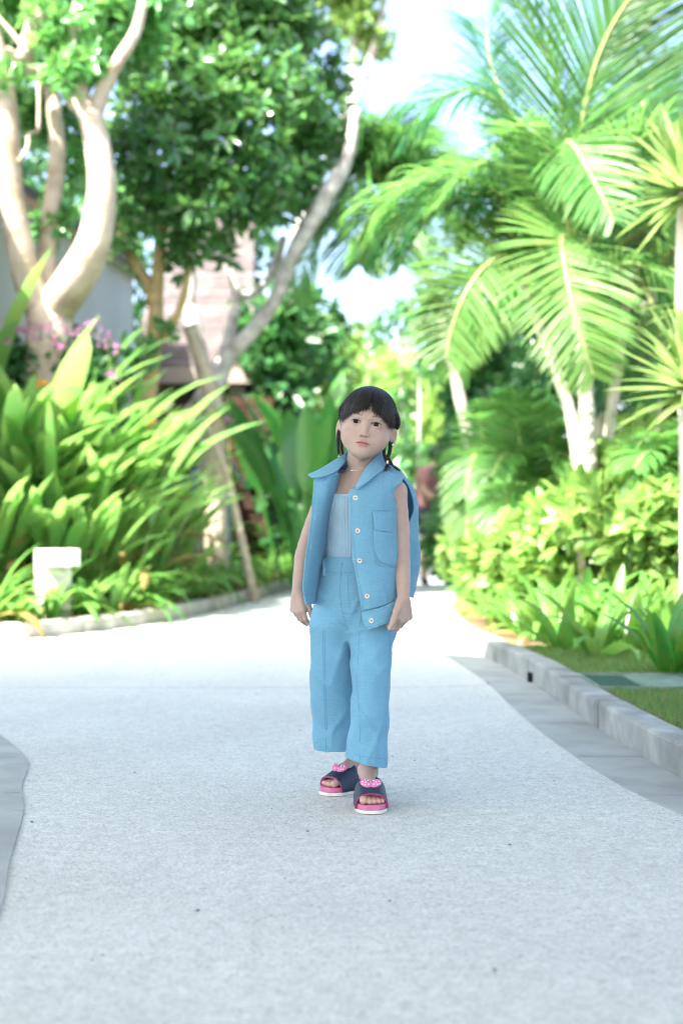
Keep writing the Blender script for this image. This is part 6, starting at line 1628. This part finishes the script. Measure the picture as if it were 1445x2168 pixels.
for (ex, ey, mx, my, L_) in [(640, 330, 720, 260, 0.75), (700, 470, 760, 380, 0.7), (625, 640, 680, 500, 0.6), (740, 300, 790, 270, 0.7), (900, 300, 870, 310, 0.7), (760, 560, 790, 450, 0.7), (960, 480, 900, 400, 0.7), (850, 560, 840, 470, 0.6)]:
    frond(pc, [(832, 430, 14), ((832 + mx) / 2, (430 + my) / 2 - 35, 14), (mx, my, 13.9), ((mx + ex) / 2 - 6, (my + ey) / 2 - 10, 13.8), (ex, ey, 13.7)], L_, M_PALM, 44, 1.3, 0.2, 0.04)
fill_fronds(pc, 832, 428, 14.2, 10, 7, [M_PALM, M_PALM, M_PALMY], (150, 250), 0.62, (-0.3, 3.5), 0.04, 0.9)
pd_ = palm('young_palm', 1050, 11.6, 'young feather palm with pale fronds arching over the path edge', [(stem_px([(1050, 1130, 11.6), (1052, 1040, 11.6)], 0.0), [0.05, 0.045, 0.035])])
for (ex, ey, mx, my, m_) in [(955, 1150, 965, 990, M_PALMY), (985, 1180, 990, 1020, M_PALM), (950, 1050, 975, 960, M_PALM), (1000, 850, 1010, 940, M_PALM), (1120, 900, 1070, 930, M_PALM), (1150, 1010, 1090, 970, M_PALM), (975, 880, 990, 940, M_PALM), (1100, 1120, 1070, 1020, M_PALM), (1060, 830, 1040, 930, M_PALM)]:
    ex += 30; mx += 35
    frond(pd_, [(1052, 1060, 11.6), ((1052 + mx) / 2, (1060 + my) / 2 - 25, 11.5), (mx, my, 11.4), ((mx + ex) / 2, (my + ey) / 2 - 18, 11.3), (ex, ey, 11.2)], 0.34, m_, 36, 0.9, 0.2, 0.034)
pe_ = palm('young_palm', 1130, 9.9, 'young feather palm low between the pale shrubs and tall stems', [(stem_px([(1130, 1120, 9.9), (1132, 1040, 9.9)], 0.0), [0.04, 0.04, 0.03])])
for (ex, ey, mx, my) in [(1040, 1010, 1080, 960), (1090, 890, 1105, 960), (1180, 900, 1160, 960), (1220, 1000, 1180, 960), (1060, 1110, 1080, 1040), (1200, 1100, 1180, 1030), (1130, 860, 1130, 950)]:
    frond(pe_, [(1131, 1060, 9.9), ((1131 + mx) / 2, (1060 + my) / 2 - 20, 9.8), (mx, my, 9.7), ((mx + ex) / 2, (my + ey) / 2 - 15, 9.6), (ex, ey, 9.5)], 0.36, M_PALM, 34, 0.9, 0.2, 0.028)
pf_ = palm('young_palm', 1430, 8.6, 'small feather palm under the sword-leaved plants at the right edge', [(stem_px([(1450, 1140, 8.6), (1448, 1080, 8.6)], 0.0), [0.04, 0.04, 0.03])])
for (ex, ey, mx, my) in [(1370, 1060, 1400, 980), (1400, 920, 1420, 980), (1500, 980, 1470, 980), (1340, 990, 1390, 960), (1480, 900, 1465, 970)]:
    frond(pf_, [(1448, 1090, 8.6), ((1448 + mx) / 2, (1090 + my) / 2 - 20, 8.5), (mx, my, 8.4), ((mx + ex) / 2, (my + ey) / 2 - 15, 8.3), (ex, ey, 8.2)], 0.34, M_PALM, 34, 0.9, 0.2, 0.026)

# ------------------------------------------------------------------ sword-leaved dracaenas at the right edge
DM = [blade_mesh('sword_leaf', RG.uniform(0.40, 0.50), RG.uniform(0.028, 0.038), 0.026, RG.uniform(0.05, 0.6), 0.35, 7, 0.0, 0.0, M_DRAC, 1.6, 0.18) for _ in range(6)]
for i, (px, py, Y_, n_, lab) in enumerate([(1447, 400, 7.3, 78, 'upper sword-leaved dracaena head on a smooth white stem at the right edge'), (1462, 815, 7.0, 78, 'lower sword-leaved dracaena head at the right edge of the picture'), (1520, 640, 7.6, 60, 'dracaena head mostly cut off by the right edge, between the two others')]):
    p = at(px, py, Y_); root = empty('dracaena', (p.x, p.y, 0.08)); tag(root, lab, 'dracaena'); h = p.z - 0.08
    mb = MB(); limb(mb, [(0.03, 0.0, -0.02), (0.015, 0, h * 0.4), (-0.01, 0, h * 0.8), (0, 0, h + 0.02)], [0.055, 0.042, 0.038, 0.030], 10); mb.build('stem', mat('dracaena_stem', (0.62, 0.58, 0.48), 0.7, 0.3, var=0.25, vscale=14) if i == 0 else MATS['dracaena_stem'], root)
    r = random.Random(40 + i)
    for k_ in range(n_):
        o = bpy.data.objects.new('leaf', r.choice(DM)); COL.objects.link(o); o.parent = root
        t = k_ / (n_ - 1); az = k_ * 2.39996 + r.uniform(-0.2, 0.2); ti = math.radians(8 + 108 * t + r.uniform(-9, 9))
        o.location = (0, 0, h + 0.05 - 0.10 * t); o.rotation_euler = (Matrix.Rotation(az, 3, 'Z') @ Matrix.Rotation(ti, 3, 'Y')).to_euler()
        s = r.uniform(0.82, 1.05); o.scale = (s, s, s)

# ------------------------------------------------------------------ right bed: pale shrubs, lilies, lawn
for i, (px, Y_, w_, top, b_) in enumerate(sorted([(1100, 9.3, 130, 1080, 0.25), (1180, 8.9, 130, 1050, 0.3), (1260, 8.6, 150, 1010, 0.35), (1340, 8.3, 150, 1020, 0.4), (1430, 8.0, 150, 1040, 0.4), (1210, 9.5, 150, 960, 0.4), (1310, 9.4, 150, 950, 0.4), (1050, 10.2, 110, 1110, 0.2), (1500, 8.4, 150, 960, 0.4), (1000, 12.2, 100, 1130, 0.15), (1400, 9.0, 140, 900, 0.5)])):
    bush('lime_shrub', f'lime-leaved shrub on pale stems in the right bed, {ORD[i]} from the left', 'shrub', px, Y_, w_, top, M_SHRUB, 62, (0.135, 0.062), 'lime-leaved shrubs of the right bed', b_, 0.07, 8, 10, M_TWIG, 0.3)
CM = [blade_mesh('crinum_leaf', RG.uniform(0.42, 0.62), RG.uniform(0.065, 0.095), 0.035, RG.uniform(0.4, 1.7), RG.uniform(0.2, 0.4), 9, RG.uniform(-0.3, 0.3), 0.0, M_LILY, 1.6, 0.35) for _ in range(8)]
crp = [(1050, 1297, 0.7), (1085, 1312, 0.7), (1130, 1335, 0.75), (1165, 1358, 0.8), (1165, 1335, 1.0), (1190, 1375, 0.9), (1230, 1352, 1.05), (1262, 1390, 0.9), (1290, 1362, 1.05), (1340, 1380, 1.0), (1330, 1345, 1.1), (1390, 1365, 1.1), (1432, 1385, 0.95), (1120, 1300, 0.9), (1215, 1310, 1.0), (1290, 1318, 1.05), (1020, 1284, 0.6), (1450, 1345, 1.1), (1375, 1320, 1.1), (1005, 1262, 0.7), (1035, 1266, 0.75)]
for i, (px, py, s_) in enumerate(sorted(crp)):
    p = gnd(px, py, 0.08); clump('crinum_lily', (p.x, p.y, 0.08), CM, 11, (8, 58), f'broad strap-leaved crinum lily in the right bed, {ORD[i]} from the left', 'lily', 'crinum lilies of the right bed', (s_ * 0.75, s_), 0.04)
KFd = np.array([p for p in KF if 7.7 < p[1] < 13.6])
for i in range(13):
    q = KFd[int(i * (len(KFd) - 1) / 12)]; j = min(int(i * (len(KFd) - 1) / 12), len(KFd) - 2); tg = KFd[j+1] - KFd[j]; tg = tg / np.linalg.norm(tg)
    clump('lily_plant', (q[0] + tg[1] * 0.30, q[1] - tg[0] * 0.30, 0.08), LM, 12, (12, 60), f'low lily clump against the far right kerb, {ORD[i]} going away from the camera', 'lily', 'lilies along the far right kerb', (0.6, 0.85), 0.04)
p = gnd(1418, 1432, 0.08); M_CRD = leaf_mat('deep_lily_leaf', (0.06, 0.20, 0.025), (0.16, 0.42, 0.05), 0.3, 0.35, 0.2)
CD = [blade_mesh('crinum_leaf', RG.uniform(0.42, 0.52), 0.075, 0.035, RG.uniform(0.3, 1.0), 0.35, 9, 0.1, 0.0, M_CRD, 1.6, 0.35) for _ in range(4)]
clump('crinum_lily', (p.x, p.y, 0.085), CD, 12, (8, 52), 'deep green crinum lily standing alone at the lawn edge by the utility cover', 'lily', None, (0.75, 0.95), 0.03, seed=6)
# lawn blades
nb_ = 26000; gx = NG.uniform(0.9, 1.75, nb_); gy = NG.uniform(3.6, 7.3, nb_)
kx_ = np.interp(gy, KF[:, 1], KF[:, 0]) + 0.13; ok = (gx > kx_) & (gy < 7.35 - (gx - 1.0) * 0.35 + 0.08 * np.sin(gx * 9)) & ~((gx > 0.93) & (gx < 1.43) & (gy > 5.42) & (gy < 5.95)); gx, gy = gx[ok], gy[ok]; n_ = len(gx)
az = NG.uniform(0, 6.283, n_); hh = NG.uniform(0.012, 0.030, n_); ww = NG.uniform(0.0015, 0.003, n_); ln = NG.uniform(-0.014, 0.014, (n_, 2))
B0 = np.stack([gx - np.cos(az) * ww, gy - np.sin(az) * ww, np.full(n_, 0.083)], -1); B1 = np.stack([gx + np.cos(az) * ww, gy + np.sin(az) * ww, np.full(n_, 0.083)], -1); B2 = np.stack([gx + ln[:, 0], gy + ln[:, 1], 0.084 + hh], -1)
M_GRASS = leaf_mat('grass_blade', (0.11, 0.21, 0.05), (0.24, 0.40, 0.09), 0.5, 0.3, 0.45, 0.03)
tag(np_mesh('lawn_grass', np.stack([B0, B1, B2], 1).reshape(-1, 3), np.arange(n_ * 3).reshape(-1, 3), M_GRASS), 'short mown grass behind the right kerb', 'grass', None, 'stuff')
# green utility cover
M_COVER = mat('green_plastic_lid', (0.17, 0.25, 0.20), 0.6, 0.3, var=0.35, vscale=14, bump=0.1, bscale=120); M_COVD = mat('green_recess', (0.010, 0.060, 0.055), 0.6, 0.3)
uc = empty('utility_cover', (1.19, 5.66, 0.084)); tag(uc, 'green plastic utility cover set in the lawn behind the right kerb', 'utility cover')
mb = MB(); mb.box(-0.03, 0.20, -0.24, 0.24, 0.0, 0.012); bev(mb.build('lid', M_COVER, uc, False), 0.003)
mb = MB(); mb.box(-0.20, -0.035, -0.24, 0.24, 0.0, 0.004); mb.build('recess', M_COVD, uc, False)
mb = MB()
for (a, b, c_, d_) in ((-0.215, 0.215, -0.255, -0.243), (-0.215, 0.215, 0.243, 0.255), (-0.215, -0.203, -0.2425, 0.2425), (0.203, 0.215, -0.2425, 0.2425)): mb.box(a, b, c_, d_, 0.0, 0.016)
mb.build('frame', M_COVER, uc, False)
# dark green spot lamp on a spike
M_SPOT = mat('dark_green_metal', (0.012, 0.10, 0.05), 0.4, 0.5); p = at(1058, 1262, 11.0); sp = empty('spot_lamp', (p.x, p.y, 0.075)); tag(sp, 'dark green garden spot lamp on a spike by the path edge', 'spot lamp')
mb = MB(); mb.tube([(0, 0, -0.02), (0, 0, 0.34)], 0.012, 8); mb.build('spike', M_SPOT, sp)
mb = MB(); mb.tube([(0.0, 0.0, 0.10), (0.03, -0.03, 0.13), (0.07, -0.06, 0.17)], [0.035, 0.048, 0.05], 12); mb.build('lamp_head', M_SPOT, sp)
# pale bench far along the path
M_BENCH = mat('pale_bench_stone', (0.60, 0.58, 0.55), 0.8, 0.2, var=0.1); M_BENCHD = mat('bench_leg', (0.14, 0.15, 0.17), 0.7, 0.3)
p = at(1018, 1215, 20.5); be = empty('bench', (p.x, 20.5, 0.0)); tag(be, 'pale stone bench in the greenery at the path bend', 'bench')
mb = MB(); mb.box(-0.26, 0.30, -0.20, 0.20, 0.36, 0.44); mb.build('seat', M_BENCH, be, False)
mb = MB(); mb.box(-0.26, 0.30, 0.14, 0.20, 0.45, 0.72); mb.build('backrest', M_BENCHD, be, False)
for s_ in (-0.2, 0.22): mb = MB(); mb.box(s_ - 0.04, s_ + 0.04, -0.16, 0.16, 0.0, 0.355); mb.build('leg', M_BENCHD, be, False)

# ------------------------------------------------------------------ passer-by far along the path (walking right)
YW = 16.3; wk = lambda px, py, dy=0.0: np.array(at(px, py, YW + dy))
W_ = dict(head=wk(933, 963), neck=wk(921, 985), chest=wk(905, 1015), waist=wk(902, 1062), hip=wk(905, 1092), kneeA=wk(930, 1162, -0.10), ankA=wk(944, 1228, -0.10), toeA=wk(954, 1240, -0.14), kneeB=wk(903, 1165, 0.10), ankB=wk(897, 1228, 0.10), toeB=wk(904, 1241, 0.06), elb=wk(896, 1040, -0.22), hand=wk(921, 1058, -0.30), sh=wk(903, 1000, -0.17), elb2=wk(915, 1045, 0.22), hand2=wk(938, 1050, 0.25), sh2=wk(905, 1000, 0.17))
def walker_sdf(P):
    d = ell(P, W_['head'], (0.078, 0.075, 0.105)); d = smin(d, seg(P, W_['head'] + np.array([-0.02, 0, -0.05]), W_['neck'] + np.array([-0.02, 0, -0.03]), 0.05, 0.052), 0.03)
    d = smin(d, seg(P, W_['chest'] + np.array([0, 0.07, 0.06]), W_['chest'] + np.array([0, -0.07, 0.06]), 0.10, 0.10), 0.05); d = smin(d, seg(P, W_['chest'], W_['waist'], 0.125, 0.115), 0.05); d = smin(d, seg(P, W_['waist'], W_['hip'], 0.115, 0.135), 0.05)
    for a, b, c_, y in (('kneeA', 'ankA', 'toeA', -0.07), ('kneeB', 'ankB', 'toeB', 0.07)):
        d = smin(d, chain(P, [W_['hip'] + np.array([0, y, -0.03]), W_[a], W_[a] * 0.6 + W_[b] * 0.4 + np.array([-0.015, 0, 0]), W_[b], W_[c_]], [0.088, 0.056, 0.052, 0.034, 0.034], 0.03), 0.03)
    for a, b, c_ in (('sh', 'elb', 'hand'), ('sh2', 'elb2', 'hand2')): d = smin(d, chain(P, [W_[a], W_[b], W_[c_]], [0.052, 0.038, 0.032], 0.02), 0.025)
    return d
wV, wF = sdf_mesh(walker_sdf, (0.72, 15.8, 0.0), (1.36, 16.85, 1.72), 0.014)
cw = np.tile(np.array([0.50, 0.33, 0.25]), (len(wV), 1)); hz_ = W_['hip'][2]
cw[(wV[:, 2] < 0.085)] = (0.02, 0.02, 0.022)
walker = np_mesh('person', wV, wF, bpy.data.materials['skin'], col=cw); tag(walker, 'distant passer-by in mauve top and dark shorts walking on the sunlit path', 'person')
def shell_part(name, f, lo, hi, matl, h=0.014):
    v, f_ = sdf_mesh(f, lo, hi, h); return np_mesh(name, v, f_, matl, walker)
zs = W_['hip'][2]
shell_part('top', lambda P: np.maximum(np.maximum(np.minimum(smin(seg(P, W_['chest'] + np.array([0, 0.08, 0.06]), W_['chest'] + np.array([0, -0.08, 0.06]), 0.115, 0.115), seg(P, W_['chest'], W_['waist'], 0.142, 0.14), 0.05), np.minimum(seg(P, W_['sh'], W_['elb'] * 0.5 + W_['sh'] * 0.5, 0.068, 0.06), seg(P, W_['sh2'], W_['elb2'] * 0.5 + W_['sh2'] * 0.5, 0.068, 0.06))), zs + 0.06 - P[:, 2]), P[:, 2] - W_['neck'][2] + 0.015), (0.72, 15.8, 0.5), (1.36, 16.85, 1.72), mat('mauve_cloth', (0.40, 0.20, 0.21), 0.8, 0.2))
shell_part('shorts', lambda P: np.maximum(np.maximum(smin(seg(P, W_['waist'], W_['hip'], 0.135, 0.155), np.minimum(seg(P, W_['hip'] + np.array([0, -0.07, -0.03]), W_['kneeA'], 0.11, 0.10), seg(P, W_['hip'] + np.array([0, 0.07, -0.03]), W_['kneeB'], 0.11, 0.10)), 0.04), zs - 0.22 - P[:, 2]), P[:, 2] - zs - 0.10), (0.72, 15.8, 0.3), (1.36, 16.85, 1.2), mat('slate_shorts', (0.07, 0.075, 0.11), 0.8, 0.2))
shell_part('hair', lambda P: smin(np.maximum(ell(P, W_['head'] + np.array([-0.012, 0, 0.012]), (0.092, 0.092, 0.118)), P[:, 0] - W_['head'][0] - 0.035), ell(P, W_['head'] + np.array([-0.10, 0, 0.02]), (0.05, 0.05, 0.06)), 0.02), (0.8, 15.9, 1.2), (1.36, 16.75, 1.75), M_HAIR)
